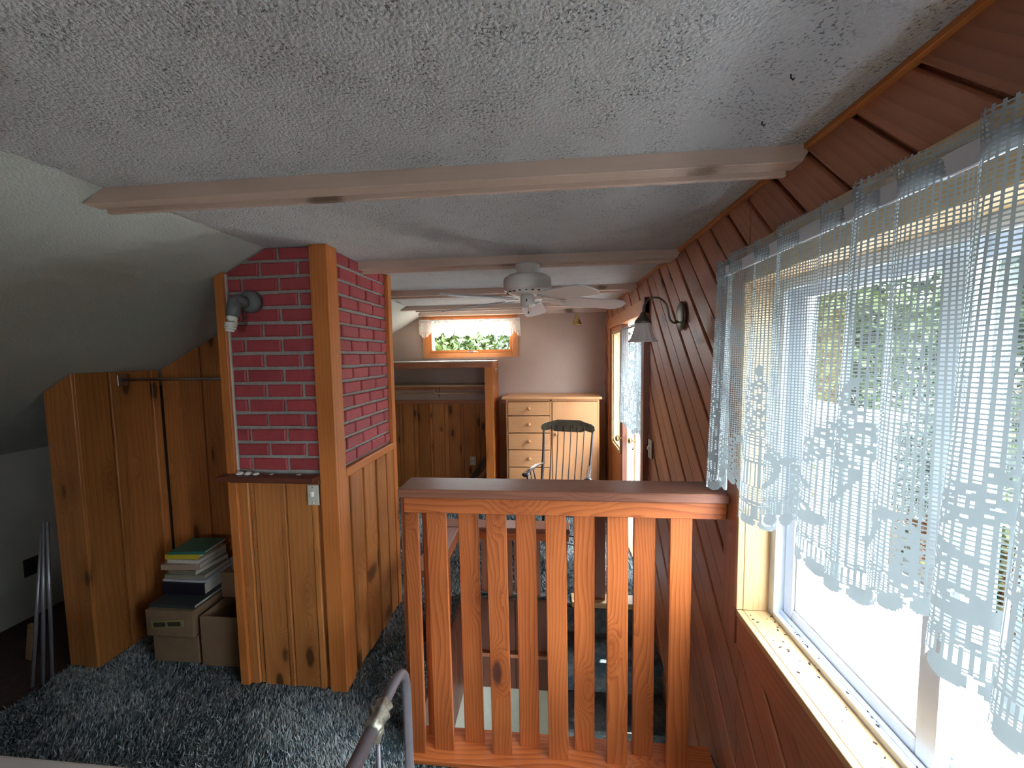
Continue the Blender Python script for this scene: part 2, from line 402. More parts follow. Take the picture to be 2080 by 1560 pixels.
# floor with the stair opening x[-.58,.62] y[1.49,2.40]
fl = [((XK, YB), (-2.456, 2.75)), ((-2.456, YB), (XW+.03, 1.49)), ((-2.456, 1.49), (-.58, 2.40)), ((-2.456, 2.40), (XW+.03, YF))]
geos = [boxgeo((a[0], a[1], -.16), (b[0], b[1], -.012)) for a, b in fl[1:]]
setp(join('floor', geos, M_['carpet']), kind='structure')
setp(box('floor_bare', (XK, YB, -.16), (-2.456, 2.75, -.03), M_['darkfloor'], c=0), kind='structure')
def carpet():
    # shag tufts: three-sided blades, leaning with a flow field
    P = []; H = []
    def reg(x0, x1, y0, y1, dens, h):
        n = int((x1-x0)*(y1-y0)*dens); p = np.column_stack([rng.uniform(x0, x1, n), rng.uniform(y0, y1, n)])
        P.append(p); H.append(np.full(n, h))
    reg(-2.456, .60, .55, 1.48, 42000, .021); reg(-2.456, -.58, 1.48, 2.4, 42000, .021)
    reg(-1.4, .6, 2.50, 4.46, 17000, .021); reg(-1.4, -.5, 2.38, 2.5, 22000, .021)
    reg(-2.28, -1.4, 2.4, 4.46, 9000, .021); reg(-2.45, .6, -.4, .55, 3000, .014)
    p = np.vstack(P); h = np.concatenate(H)
    keep = ~((p[:, 0] > -1.47) & (p[:, 0] < -.95) & (p[:, 1] > 1.66) & (p[:, 1] < 2.33))
    keep &= ~((p[:, 0] > -.56) & (p[:, 1] > 1.35) & (p[:, 1] < 1.5))
    keep &= ~((p[:, 0] < -2.28) & (p[:, 1] > 1.68))
    p = p[keep]; h = h[keep]; n = len(p)
    flow = 1.4*np.sin(p[:, 0]*5+1.3*np.sin(p[:, 1]*4))+1.2*np.cos(p[:, 1]*6.3+p[:, 0]*2.1)+rng.normal(0, 1.0, n)
    lean = rng.uniform(.2, 1.3, n)
    d = np.column_stack([np.cos(flow), np.sin(flow)]); side = np.column_stack([-d[:, 1], d[:, 0]])
    wd = rng.uniform(.0018, .0042, n)[:, None]
    hh = (h*rng.uniform(.55, 1.15, n))
    V = np.zeros((n, 3, 3)); z0 = np.full(n, -.012)
    V[:, 0, :2] = p-side*wd; V[:, 1, :2] = p+side*wd; V[:, 0, 2] = V[:, 1, 2] = z0
    V[:, 2, :2] = p+d*(hh*lean)[:, None]; V[:, 2, 2] = z0+hh
    me = bpy.data.meshes.new('carpet_pile'); me.vertices.add(n*3); me.vertices.foreach_set('co', V.reshape(-1))
    me.loops.add(n*3); me.loops.foreach_set('vertex_index', np.arange(n*3, dtype=np.int32))
    me.polygons.add(n); me.polygons.foreach_set('loop_start', np.arange(0, n*3, 3, dtype=np.int32)); me.polygons.foreach_set('loop_total', np.full(n, 3, dtype=np.int32))
    at = me.attributes.new('tone', 'FLOAT', 'POINT'); at.data.foreach_set('value', np.repeat(rng.uniform(0, 1, n), 3).astype(np.float32))
    me.materials.append(M_['pile']); me.update(); me.validate()
    o = bpy.data.objects.new('carpet_pile', me); COL.objects.link(o)
    setp(o, 'blue grey shag carpet pile covering the attic floor', 'carpet', kind='stuff')
carpet()

# ---------------------------------------------------------------- right wall: diagonal boards with window and door
WY0, WY1, WZ0, WZ1 = -0.3, 1.288, .715, 1.76       # window opening
DY0, DY1, DZ1 = 2.58, 4.02, 1.86                     # door opening
regs = [(1.288, DY0, -1.7, CZ), (YB, 1.288, WZ1, CZ), (YB, 1.288, -.02, WZ0), (YB, WY0, WZ0, WZ1), (DY0, YF, DZ1, CZ), (DY1, YF, -.02, DZ1)]
hole = [(1.312, DY0, -1.7, CZ), (YB, 1.312, WZ1+.02, CZ), (YB, 1.312, -.02, WZ0-.022), (YB, WY0-.02, WZ0-.022, WZ1+.02), (DY0, YF, DZ1, CZ), (DY1, YF, -.02, DZ1)]
wr = join('wall_right', [boxgeo((XW+.014, a, c), (XW+.16, b, d)) for a, b, c, d in hole], M_['diag'])
setp(wr, kind='structure')
c45 = math.sqrt(.5)
# strip k: c = z - y in [c0, c0+.143]; local X along (0,1,1), local Y along (0,-1,1)
pitch = .1432; k0 = 2.02-.892
for k in range(-46, 24):
    ca = k0+k*pitch; cb = ca+pitch-.011
    polys = []
    for a, b, c, d in hole:
        p = [(a, c), (b, c), (b, d), (a, d)]                       # (y,z)
        p = clip(p, (1, -1), -ca)        # y - z <= -ca  -> z-y >= ca
        if len(p) > 2: p = clip(p, (-1, 1), cb)
        if len(p) > 2 and abs(area(p)) > 2e-5: polys.append(p)
    if not polys: continue
    ymid = sum(q[0] for p in polys for q in p)/sum(len(p) for p in polys)
    if ymid < -1.4: continue
    loc = [[((y+z)*c45, (z-y)*c45) for y, z in p] for p in polys]
    step = .008 if k % 2 else 0.0
    M = frame((XW+.012, 0, 0), (0, c45, c45), (0, -c45, c45))      # z dir = x cross y = (1,0,0)*?
    # want outward normal -x : flip by mirroring Y
    loc = [[(x, -y) for x, y in p] for p in loc]
    M = frame((XW+.0138, 0, 0), (0, c45, c45), (0, c45, -c45))
    slab('board', loc, .014+step*.5, M_['diag'], wr, M, ch=.004)

# ceiling trim along right wall
t1 = box('trim_1', (.604, YB, 2.028), (XW+.005, YF, CZ+.005), M_['pinetrim'], grain='y'); setp(t1, kind='structure')

# ---------------------------------------------------------------- right window (window_1)
w1 = empty('window_1', (XW, WY1, WZ0), kind='structure')
CX = .600
box('casing', (CX, 1.3065, .585), (XW+.01, 1.398, 1.87), M_['diag'], w1, 'z', label='brown upright casing board beside the window')
box('casing', (CX, WY0-.11, WZ1+.01), (XW+.01, 1.288, 1.87), M_['sill'], w1, 'y')
box('casing', (CX, WY0-.11, .587), (XW+.01, 1.288, WZ0-.003), M_['diag'], w1, 'y')
box('casing', (CX, WY0-.11, WZ0), (XW+.01, WY0, WZ1), M_['diag'], w1, 'z')
# stool / reveal boards: lip + board with a crack between
box('sill_lip', (CX-.002, WY0, WZ0-.02), (CX+.018, WY1, WZ0), M_['sill'], w1, 'y', label='pale front strip of the sill')
box('sill', (CX+.0185, WY0, WZ0-.02), (.695, WY1, WZ0), M_['sill'], w1, 'y', label='pale worn sill board')
box('jamb_lip', (CX-.002, WY1, WZ0), (CX+.018, WY1+.018, WZ1), M_['sill'], w1, 'z')
box('jamb', (CX+.0182, WY1-.001, WZ0), (.78, WY1+.017, WZ1), M_['sill'], w1, 'z', label='honey coloured window reveal board')
box('head_lip', (CX-.002, WY0, WZ1), (CX+.018, WY1, WZ1+.018), M_['sill'], w1, 'y')
box('head_board', (CX+.0195, WY0, WZ1), (.78, WY1, WZ1+.018), M_['sill'], w1, 'y')
box('jamb', (CX, WY0-.018, WZ0), (.78, WY0, WZ1), M_['sill'], w1, 'z')
# vinyl frame
V = M_['vinyl']
fz0 = WZ0-.005
box('frame_track', (.695, WY0, fz0), (.702, WY1, fz0+.022), V, w1, 'y', .001)
box('frame_track', (.702, WY0, fz0), (.80, WY1, fz0+.008), V, w1, 'y', .001)
box('frame_track', (.724, WY0, fz0), (.730, WY1, fz0+.020), V, w1, 'y', .001)
box('frame_jamb', (.695, WY1-.030, WZ0), (.705, WY1, WZ1), V, w1, 'z')
box('frame_jamb', (.705, WY1-.014, WZ0), (.80, WY1, WZ1), V, w1, 'z')
box('frame_jamb', (.695, WY0, WZ0), (.80, WY0+.03, WZ1), V, w1, 'z')
box('frame_head', (.695, WY0, WZ1-.03), (.705, WY1, WZ1), V, w1, 'y')
box('frame_head', (.705, WY0, WZ1-.012), (.80, WY1, WZ1), V, w1, 'y')
def sash(y0, y1, x, name):
    s = empty(name, (x, y1, WZ0), parent=w1)
    z0 = fz0+.01; z1 = WZ1-.012
    for a in ((y0, y0+.045), (y1-.045, y1)): box('stile', (x-.013, a[0], z0), (x+.013, a[1], z1), V, s, 'z', .003)
    box('rail', (x-.013, y0+.045, z0), (x+.013, y1-.045, z0+.040), V, s, 'y', .003)
    box('rail', (x-.013, y0+.045, z1-.045), (x+.013, y1-.045, z1), V, s, 'y', .003)
    for a in ((y0+.045, y0+.052), (y1-.052, y1-.045)): box('glazing_bead', (x-.007, a[0], z0+.04), (x+.007, a[1], z1-.045), V, s, 'z', .001)
    box('glazing_bead', (x-.007, y0+.05, z0+.04), (x+.007, y1-.05, z0+.047), V, s, 'y', .001)
    g = mesh('pane', [(x, y0+.04, z0+.03), (x, y1-.04, z0+.03), (x, y1-.04, z1-.04), (x, y0+.04, z1-.04)], [(0, 1, 2, 3)], M_['glass'], s)
sash(.775, 1.272, .745, 'sash')
sash(.24, .83, .775, 'sash')
sash(-.29, .285, .745, 'sash')
# dead insects on the sill
geos = []
for i in range(80):
    y = 1.27-abs(random.gauss(0, .28)) if i % 3 else random.uniform(.4, 1.25); x = random.choice([random.uniform(.62, .69), random.gauss(.69, .008), random.uniform(.705, .73)])
    if y < .3: continue
    r = random.uniform(.0012, .0028); z = WZ0+.0 + (.003 if x > .702 else 0)
    v, f = boxgeo((-r*1.6, -r*.7, 0), (r*1.6, r*.7, r), r*.4); a = random.uniform(0, 3.1)
    geos.append(([(x+p[0]*math.cos(a)-p[1]*math.sin(a), min(y+p[0]*math.sin(a)+p[1]*math.cos(a), 1.285), z+p[2]) for p in v], f))
setp(join('dead_insects', geos, plain('insect', (.03, .02, .012), .6)), 'scattered dead insects on the pale window sill', 'insects', kind='stuff')

# ---------------------------------------------------------------- lace curtains (real net geometry)
def lace_bitmap(U, T, H, per, motif, bottom):
    """U along cloth (m), T height above nominal hem (m) on lattice cells; returns solid mask"""
    th = .0023; pt = .0064
    net = ((U % pt) < th) | ((T % pt) < th)
    sol = net.copy()
    lobe = ((U/per) % 1)-.5; lu = lobe*per                      # centred at lobe minimum
    edge = bottom(U)                                             # hem height
    d = T-edge                                                   # distance above hem
    # fine border band
    fine = ((U % .0042) < .0021) | (((T) % .0044) < .0016)
    band = (d > .020) & (d < .052); sol = np.where(band, fine, sol)
    for a in (.020, .053, .060): sol |= (d > a) & (d < a+.0032)
    # hanging petals
    pp = .026; pu = ((U/pp) % 1-.5)*pp
    pet = ((pu/.0115)**2+((d-.010)/.0150)**2 < 1); sol = np.where(d < .020, pet, sol)
    # scrolls
    for sx in (-1, 1):
        cx, cy = sx*.105*per/.42, .128
        r = np.hypot(lu-cx, d-cy); ang = np.arctan2(d-cy, (lu-cx)*sx)
        sol |= (r > .034) & (r < .047) & (ang > -2.9) & (ang < 2.2)
        sol |= np.hypot(lu-cx+sx*.016, d-cy+.014) < .014
        sol &= ~((np.hypot(lu-cx+sx*.016, d-cy+.014) < .005))
    # urn
    uy = T-.165*motif; hw = .022+.35*np.clip(uy, 0, .06)
    inu = (uy > 0) & (uy < .075) & (np.abs(lu) < hw)
    sol = np.where(inu, ((U % .0084) < .004) | ((T % .0088) < .0035) | (np.abs(lu) > hw-.005) | (uy < .006) | (uy > .069), sol)
    stem = (uy > -.06) & (uy <= 0) & (np.abs(lu) < .020); sol = np.where(stem, (U % .006) < .0034, sol)
    # flowers, placed once per repeat
    fl = []
    rr = random.Random(3)
    for row in range(7):
        yy = .25+row*.021; n = 7-row
        for i in range(n): fl.append(((i-(n-1)/2)*.030+rr.uniform(-.005, .005), yy+rr.uniform(-.005, .005)))
    for sx in (-1, 1):
        for q in range(6): fl.append((sx*(.075+.022*q % .09), .235-.013*q))
        for q in range(4): fl.append((sx*.19*per/.42, .10+.02*q))
    for fx, fy in fl:
        x = ((lu-fx+per/2) % per)-per/2; y = T-fy*motif
        r = np.hypot(x, y); a = np.arctan2(y, x)
        rad = .0105+.0028*np.cos(5*a)
        sol = np.where(r < rad, r > .0024, sol)
    # plumes (leaf strokes)
    for fx, fy, an in ((0, .405, 1.57), (.03, .385, 1.0), (-.03, .385, 2.14), (.15, .20, .5), (-.15, .2, 2.6)):
        x = lu-fx; y = T-fy*motif; xa = x*math.cos(an)+y*math.sin(an); ya = -x*math.sin(an)+y*math.cos(an)
        sol |= (xa/.017)**2+(ya/.0055)**2 < 1
    return sol & (T > edge-.006) & ((d > .020) | pet)
def curtain(name, place, slen, H, per, amp, mat, label, group=None, motif=1.0, lw=(.0024, .0020, .0020), hemlobe=0.0, phase=0.0, coarse=1.0):
    pt = sum(lw)*coarse
    nc = int(slen/pt); nr = int((H)/pt)
    du = np.tile(np.array(lw)*coarse, nc); dt = np.tile(np.array(lw)*coarse, nr)
    u = np.concatenate([[0], np.cumsum(du)]); t = np.concatenate([[0], np.cumsum(dt)])
    uc = (u[1:]+u[:-1])/2; tc = (t[1:]+t[:-1])/2
    U, T = np.meshgrid(uc/coarse, tc/coarse, indexing='ij')
    perc = per/coarse; ampc = amp/coarse
    def bottom(Uq):
        l = np.abs(((Uq/perc) % 1)-.5)*2; return ampc*l**1.7
    sol = lace_bitmap(U+phase/coarse, T, H, perc, motif, bottom)
    ht = H/coarse
    # header: denser weave near the rod pocket
    sol |= (T > ht-.050) & (T < ht-.046); sol |= (T > ht-.018) & (T < ht-.014)
    I, J = np.nonzero(sol)
    nv = len(t)
    quads = np.column_stack([I*nv+J, (I+1)*nv+J, (I+1)*nv+J+1, I*nv+J+1])
    used, inv = np.unique(quads.reshape(-1), return_inverse=True)
    ui, ti = used//nv, used % nv
    co = place(u[ui], t[ti])
    F = inv.reshape(-1, 4).astype(np.int32); n = len(F)
    me = bpy.data.meshes.new(name); me.vertices.add(len(co)); me.vertices.foreach_set('co', co.astype(np.float32).reshape(-1))
    me.loops.add(n*4); me.loops.foreach_set('vertex_index', F.reshape(-1))
    me.polygons.add(n); me.polygons.foreach_set('loop_start', np.arange(0, n*4, 4, dtype=np.int32)); me.polygons.foreach_set('loop_total', np.full(n, 4, dtype=np.int32))
    me.polygons.foreach_set('use_smooth', np.ones(n, dtype=bool))
    me.materials.append(mat); me.update()
    o = bpy.data.objects.new(name, me); COL.objects.link(o); return setp(o, label, 'curtain', group)
GA = 1.2
def pl_right(u, t):
    y = 1.372-u/GA
    k = np.clip((1.845-1.10-t)/.745, 0, 1)                      # 0 top..1 bottom
    ph = 2*math.pi*y/.112+1.2*np.sin(y*9)+.8*np.sin(y*23+1)
    am = .010+.012*k*(1+.4*np.sin(y*14))
    x = .548+am*np.sin(ph)-.012*k
    y2 = y+(.011+.010*k)*np.cos(ph*1.0+.6)+.010*k*np.sin(y*17)
    z = 1.10+t+.004*np.sin(ph*.5)
    # pocket hugs the rod, ruffle stands above it
    top = np.clip((t-.70)/.03, 0, 1); x = x+top*(.005*np.sin(ph*2.0))
    end = np.clip((1.372-y)/.03, 0, 1)
    return np.column_stack([x+.02*(1-end), y2, z])
curtain('lace_curtain', pl_right, 1.80*GA, .745, .30*GA, .075, M_['lace'], 'long white net lace curtain over the large right window', phase=.30*GA*.5)
# flat white curtain rod
v, f = [], []
rod = empty('curtain_rod', (.55, 1.385, 1.80), 'flat white curtain rod above the large right window', 'curtain rod')
box('rod_bar', (.546, -.95, 1.785), (.552, 1.372, 1.818), M_['vinyl'], rod, 'y', .002)
box('rod_return', (.546, 1.366, 1.787), (.602, 1.372, 1.816), M_['vinyl'], rod, 'x', .002)
box('rod_return', (.546, -.95, 1.787), (.602, -.944, 1.816), M_['vinyl'], rod, 'x', .002)

# ---------------------------------------------------------------- door set in the right wall
dr = empty('door_1', (XW, 3.3, 0), kind='structure')
box('door_casing', (.585, 2.53, 0), (XW+.02, 2.60, 1.90), M_['cap'], dr, 'z', label='dark edged casing upright nearest the sconce')
box('door_header', (.590, 2.53, 1.80), (XW+.02, 4.10, 1.895), M_['orange'], dr, 'y')
box('door_casing', (.595, 4.0, 0), (XW+.02, 4.10, 1.80), M_['orange'], dr, 'z')
box('door_jamb', (XW+.02, 2.58, 0), (.80, 2.60, 1.86), M_['white'], dr, 'z')
box('door_jamb', (XW+.02, 2.58, 1.82), (.80, 4.02, 1.86), M_['cap'], dr, 'y')
box('threshold', (XW, 2.58, -.03), (.85, 4.02, .0), M_['orange'], dr, 'y')
# wooden leaf with glazed light (far half)
L = M_['orange']
box('stile', (.610, 3.38, .01), (.65, 3.44, 1.80), M_['cap'], dr, 'z'); box('stile', (.610, 3.92, .01), (.65, 4.0, 1.80), L, dr, 'z')
box('rail', (.610, 3.44, .01), (.65, 3.92, .68), L, dr, 'z'); box('rail', (.610, 3.44, 1.76), (.65, 3.92, 1.80), L, dr, 'y')
for a, b, c, d, g in ((3.44, 3.465, .68, 1.76, 'z'), (3.895, 3.92, .68, 1.76, 'z'), (3.465, 3.895, .68, .705, 'y'), (3.465, 3.895, 1.735, 1.76, 'y')):
    box('light_moulding', (.600, a, c), (.64, b, d), M_['sill'], dr, g, .003)
for a, b, c, d, g in ((3.465, 3.48, .705, 1.735, 'z'), (3.88, 3.895, .705, 1.735, 'z'), (3.48, 3.88, .705, .72, 'y')):
    box('light_moulding', (.615, a, c), (.645, b, d), M_['sill'], dr, g, .002)
mesh('pane', [(.632, 3.47, .71), (.632, 3.89, .71), (.632, 3.89, 1.735), (.632, 3.47, 1.735)], [(0, 1, 2, 3)], M_['glass'], dr)
# storm door (near half)
for a, b in ((2.60, 2.68), (3.29, 3.37)): box('storm_stile', (.70, a, .01), (.735, b, 1.82), M_['vinyl'], dr, 'z', .004)
for c, d in ((.01, .12), (1.72, 1.82)): box('storm_rail', (.70, 2.68, c), (.735, 3.29, d), M_['vinyl'], dr, 'y', .004)
box('storm_stile', (.735, 3.25, .01), (.745, 3.30, 1.82), M_['vinyl'], dr, 'z', .002)
mesh('pane', [(.72, 2.67, .11), (.72, 3.30, .11), (.72, 3.30, 1.73), (.72, 2.67, 1.73)], [(0, 1, 2, 3)], M_['glass'], dr)
kp = [(.0, 0), (.012, 0), (.014, .006), (.008, .014), (.009, .022), (.024, .032), (.027, .044), (.020, .056), (0, .060)]
lathe('door_knob', kp, (.612, 3.405, .83), M_['brass'], dr, 16, (-1, 0, 0), 'polished brass knob on the wooden leaf')
lathe('door_knob', kp, (.70, 3.31, .83), M_['brass'], dr, 16, (-1, 0, 0), 'small brass knob on the white storm door')
def pl_door(u, t):
    y = 3.36-u/1.5; k = np.clip((.78-t)/.78, 0, 1)
    ph = 2*math.pi*y/.075+1.1*np.sin(y*11)
    x = .598+(.006+.010*k)*np.sin(ph)-.008*k
    return np.column_stack([x, y+.008*np.cos(ph), .985+t])
curtain('lace_curtain', pl_door, .73*1.5, .785, .36, .05, M_['lace'], 'narrow white lace curtain hanging over the glazed balcony door', motif=1.0, coarse=1.35, phase=.1)
rd = empty('curtain_rod', (.60, 3.0, 1.745), 'thin dark rod at top of the balcony door curtain', 'curtain rod')
tube('rod_bar', [(.600, 3.37, 1.745), (.600, 2.60, 1.745)], .005, M_['bronze'], rd, 8)
lathe('finial', [(0, 0), (.008, .002), (.010, .008), (.006, .014), (0, .021)], (.600, 2.62, 1.745), M_['bronze'], rd, 12, (0, -1, 0))

# ---------------------------------------------------------------- far wall (wall_back)
WX0, WX1, VZ0, VZ1 = -1.375, -.43, 1.60, 1.99
fw = []
def fr(a, b, c, d): fw.append(boxgeo((a, YF, c), (b, YF+.16, d)))
fr(-3.5, WX0, -.1, 2.2); fr(WX1, XW+.16, -.1, 2.2); fr(WX0, WX1, -.1, VZ0); fr(WX0, WX1, VZ1, 2.2)
wb = setp(join('wall_back', fw, M_['plaster']), kind='structure')
x = -2.28; i = 0
while x < XW-.002:
    wd = (.142, .034)[i % 2] if i % 4 != 3 else .05
    x2 = min(x+wd, XW)
    if x2-x > .01: box('board', (x+.002, YF-.012-(.006 if i % 2 else 0), 0), (x2-.002, YF, 1.005), M_['pine'], wb, 'z', .003)
    x = x2; i += 1
box('cap_trim', (-2.28, YF-.030, 1.005), (XW, YF, 1.045), M_['diag'], wb, 'x')
# far window
w2 = empty('window_2', (-.9, YF, VZ0), kind='structure')
O = M_['orange']
for a, b, c, d, g in ((-1.455, -1.385, 1.535, 2.035, 'z'), (-.42, -.352, 1.535, 2.035, 'z'), (-1.385, -.42, 1.535, 1.59, 'x'), (-1.385, -.42, 1.985, 2.035, 'x')):
    box('casing', (a, YF-.02, c), (b, YF+.01, d), O, w2, g)
for a, b, c, d, g in ((-1.385, -1.355, 1.59, 1.985, 'z'), (-.448, -.42, 1.59, 1.985, 'z'), (-1.355, -.448, 1.59, 1.622, 'x'), (-1.355, -.448, 1.965, 1.985, 'x')):
    box('sash_frame', (a, YF-.006, c), (b, YF+.03, d), M_['pinetrim'], w2, g)
box('sash_frame', (-1.375, YF+.03, VZ0), (-1.355, YF+.12, VZ1), M_['vinyl'], w2, 'z')
mesh('pane', [(-1.36, YF+.02, 1.62), (-.44, YF+.02, 1.62), (-.44, YF+.02, 1.97), (-1.36, YF+.02, 1.97)], [(0, 1, 2, 3)], M_['glass'], w2)
box('latch', (-.93, YF-.03, 1.588), (-.88, YF-.006, 1.606), M_['chrome'], w2, 'x', .004)
tube('crank_handle', [(-.88, YF-.02, 1.603), (-.82, YF-.035, 1.603), (-.815, YF-.035, 1.585)], .003, M_['chrome'], w2, 6)
def pl_far(u, t):
    x = -1.475+u/1.15; k = np.clip((.20-t)/.20, 0, 1)
    ph = 2*math.pi*x/.08
    ends = np.clip(1-np.minimum(x+1.475, -.325-x)/.12, 0, 1)
    y = YF-.05+.006*np.sin(ph)*(.4+k)-.02*ends
    return np.column_stack([x+(x+.9)*.02*k, y, 1.765+t-.03*ends*0+.0*k])
curtain('lace_curtain', pl_far, 1.15*1.15, .215, .155, .065, M_['lace2'], 'short cream lace valance across the small far window', coarse=1.25, motif=.33)
rd2 = empty('curtain_rod', (-.9, YF-.05, 1.965), 'thin white rod carrying the valance of the far window', 'curtain rod')
tube('rod_bar', [(-1.47, YF-.045, 1.962), (-.33, YF-.045, 1.962)], .006, M_['vinyl'], rd2, 8)

# other enclosing walls (mostly out of view)
bw = []
for a, b, c, d in ((-3.5, -.2, -.1, 2.2), (.2, XW+.16, -.1, 2.2), (-.2, .2, -.1, 1.2), (-.2, .2, 1.8, 2.2)): bw.append(boxgeo((a, YB-.16, c), (b, YB, d)))
wfr = setp(join('wall_front', bw, M_['pine']), kind='structure')
setp(box('wall_left', (XK-.1, YB, -.2), (XK, 2.75, 1.4), M_['white'], c=0), kind='structure')
setp(box('wall_left_far', (-2.40, 2.2, -.1), (-2.287, YF, 1.72), M_['white'], c=0), kind='structure')

# knee wall partition and alcove
kw = setp(join('wall_knee', [boxgeo((-2.47, 1.70, -.05), (-2.300, 2.2, 1.40)), boxgeo((-3.23, 2.70, -.1), (-2.40, 2.76, 1.2))], plain('dark_core', (.05, .025, .015), .8)), kind='structure')
def vboards(par, axis, a0, a1, fixed, nsign, ztop, widths, mat, t=.014, z0=0.0):
    a = a0; i = 0
    while a < a1-.004:
        b = min(a+widths[i % len(widths)], a1)
        g = .0018
        if axis == 'y':   # wall facing +x at x=fixed ; polygon in (y,z)
            p = [(z0, a+g), (z0, b-g), (ztop(b-g), b-g), (ztop(a+g), a+g)]
            p = [(q[0], q[1]) for q in p]
            M = frame((fixed, 0, 0), (0, 0, 1), (0, 1, 0))       # normal = z x y = (-1,0,0)
            if nsign > 0:
                M = frame((fixed, 0, 0), (0, 0, 1), (0, -1, 0)); p = [(q[0], -q[1]) for q in p]
        else:             # wall facing -y at y=fixed ; polygon (z,x)
            p = [(z0, a+g), (z0, b-g), (ztop(b-g), b-g), (ztop(a+g), a+g)]
            M = frame((0, fixed, 0), (0, 0, 1), (-1, 0, 0)); p = [(q[0], -q[1]) for q in p]  # normal = z x -x = -y
            M = frame((0, fixed, 0), (0, 0, 1), (1, 0, 0)); p = [(q[0], -q[1]) for q in p]    # normal = z x x = +y
            if nsign < 0: M = frame((0, fixed, 0), (0, 0, 1), (-1, 0, 0)); p = [(q[0], -q[1]) for q in p]
        slab('board', [p], t+(.008 if i % 2 else 0), mat, par, M, ch=.003)
        a = b; i += 1
vboards(kw, 'y', 1.687, 2.10, -2.301, 1, lambda y: 1.496, [.15, .045, .17, .06], M_['pine'])
vboards(kw, 'x', -2.462, -2.287, 1.7, -1, lambda x: sl(x, 1.7)-.004, [.09, .11], M_['pine'])
aw = setp(join('wall_alcove', [boxgeo((-2.287, 2.13, -.05), (-1.40, 2.20, 1.45))], M_['pine']), kind='structure')
mesh('gable_fill', [(-2.31, 2.15, 1.4), (-1.40, 2.15, 1.4), (-1.40, 2.15, sl(-1.4, 2)), (-2.31, 2.15, sl(-2.31, 2))], [(0, 1, 2, 3)], M_['pine'], aw)
vboards(aw, 'x', -2.287, -1.46, 2.13, -1, lambda x: sl(x, 2.1)-.004, [.12, .14, .035, .13, .12], M_['pine'])

# ---------------------------------------------------------------- beams
def beam(y0, label_n, second=False):
    b = empty('ceiling_beam', (0, y0, CZ), kind='structure')
    x1 = .603; z0 = 2.0
    xl = -1.25-(CZ-z0)/.52+.006
    if y0 > 2.3: xl = xc(y0)-(CZ-z0)/.575+.006
    v = [(-1.25 if y0 < 2.3 else xc(y0), CZ+.004), (x1, CZ+.004), (x1+(.012 if second else 0), z0+.022), (x1, z0), (xl, z0)]
    v = [(a, q) for a, q in v]
    M = frame((0, y0+.046, 0), (1, 0, 0), (0, 0, 1))      # normal x cross z = -y
    slab('timber', [v], .046, M_['beam'], b, M, ch=.0015)
    if second:
        box('batten', (-1.30, y0+.046, 1.987), (.592, y0+.060, CZ), M_['beam'], b, 'x')
    return b
for i, y in enumerate((1.034, 1.962, 2.86, 3.74)): beam(y, i, second=True)
# last beam lies against the gable, pale wood
bb = empty('ceiling_beam', (0, 4.3, CZ), kind='structure'); box('timber', (-1.44, 4.28, 2.0), (.603, 4.33, CZ), M_['beam'], bb, 'x')

# ---------------------------------------------------------------- chimney column
X0, X1, Y0, Y1 = -1.468, -.965, 1.655, 2.335
cc = empty('wall_chimney', (X0, Y0, 0), kind='structure')
core = [(X0+.012, Y0+.016), (X1-.016, Y0+.016), (X1-.016, Y1-.01), (X0+.012, Y1-.01)]
vs = [(x, y, 0) for x, y in core]+[(x, y, min(CZ, sl(x, 2))+.01) for x, y in core]
# top needs the crease at x=-1.25
vs = []; pts = [(X0+.012, Y0+.016), (-1.25, Y0+.016), (X1-.016, Y0+.016), (X1-.016, Y1-.01), (-1.25, Y1-.01), (X0+.012, Y1-.01)]
vs = [(x, y, 0) for x, y in pts]+[(x, y, min(CZ, sl(x, 2))+.005) for x, y in pts]
mesh('mortar', vs, [(0, 1, 7, 6), (1, 2, 8, 7), (2, 3, 9, 8), (3, 4, 10, 9), (4, 5, 11, 10), (5, 0, 6, 11)], M_['mortar'], cc)
BH, BP = .0530, .0675
def topclip(p):   # front face polygons (x,z): under slope
    p = clip(p, (-.52, 1), CZ+.52*1.25-.006) if True else p
    if len(p) > 2: p = clip(p, (0, 1), CZ-.003)
    return p
def rnd(): return random.uniform(-.0015, .0015)
rows = 15
for r in range(rows):
    z0 = 1.040+r*BP+.004; z1 = z0+BH
    off = -1.192-.178*3 if r % 2 == 0 else -1.281-.178*3
    if r % 2 == 0: off = -1.371-.178*2+.005
    else: off = -1.281-.178*2+.005
    for k in range(8):
        a = off+k*.178+.006; b = a+.163
        a2, b2 = max(a, X0+.036), min(b, -1.036)
        if b2-a2 < .012: continue
        p = [(a2+rnd(), z0+rnd()), (b2+rnd(), z0+rnd()), (b2+rnd(), z1+rnd()), (a2+rnd(), z1+rnd())]
        p = topclip(p)
        if len(p) > 2 and abs(area(p)) > 1e-4: slab('brick', [p], .0125+rnd()*.8, M_['brick'], cc, frame((0, Y0+.0162, 0), (1, 0, 0), (0, 0, 1)), ch=.0045)
    # side face, local (y,z), normal +x : y cross z = +x
    off = 1.872-.17*2 if r % 2 == 0 else 1.779-.17*2
    for k in range(8):
        a = off+k*.17+.004; b = a+.157
        a2, b2 = max(a, Y0+.072), min(b, Y1-.048)
        if b2-a2 < .012: continue
        p = [(a2+rnd(), z0+rnd()), (b2+rnd(), z0+rnd()), (b2+rnd(), z1+rnd()), (a2+rnd(), z1+rnd())]
        p = clip(p, (0, 1), CZ-.003)
        if len(p) > 2: slab('brick', [p], .0125+rnd()*.8, M_['brick'], cc, frame((X1-.0162, 0, 0), (0, 1, 0), (0, 0, 1)), ch=.0045)
T = M_['pinetrim']; PN = M_['pine']
box('corner_trim', (-1.028, Y0-.016, 0), (-.949, Y0, CZ), T, cc, 'z'); box('corner_trim', (X1, Y0+.0005, 0), (X1+.016, Y0+.068, CZ), T, cc, 'z')
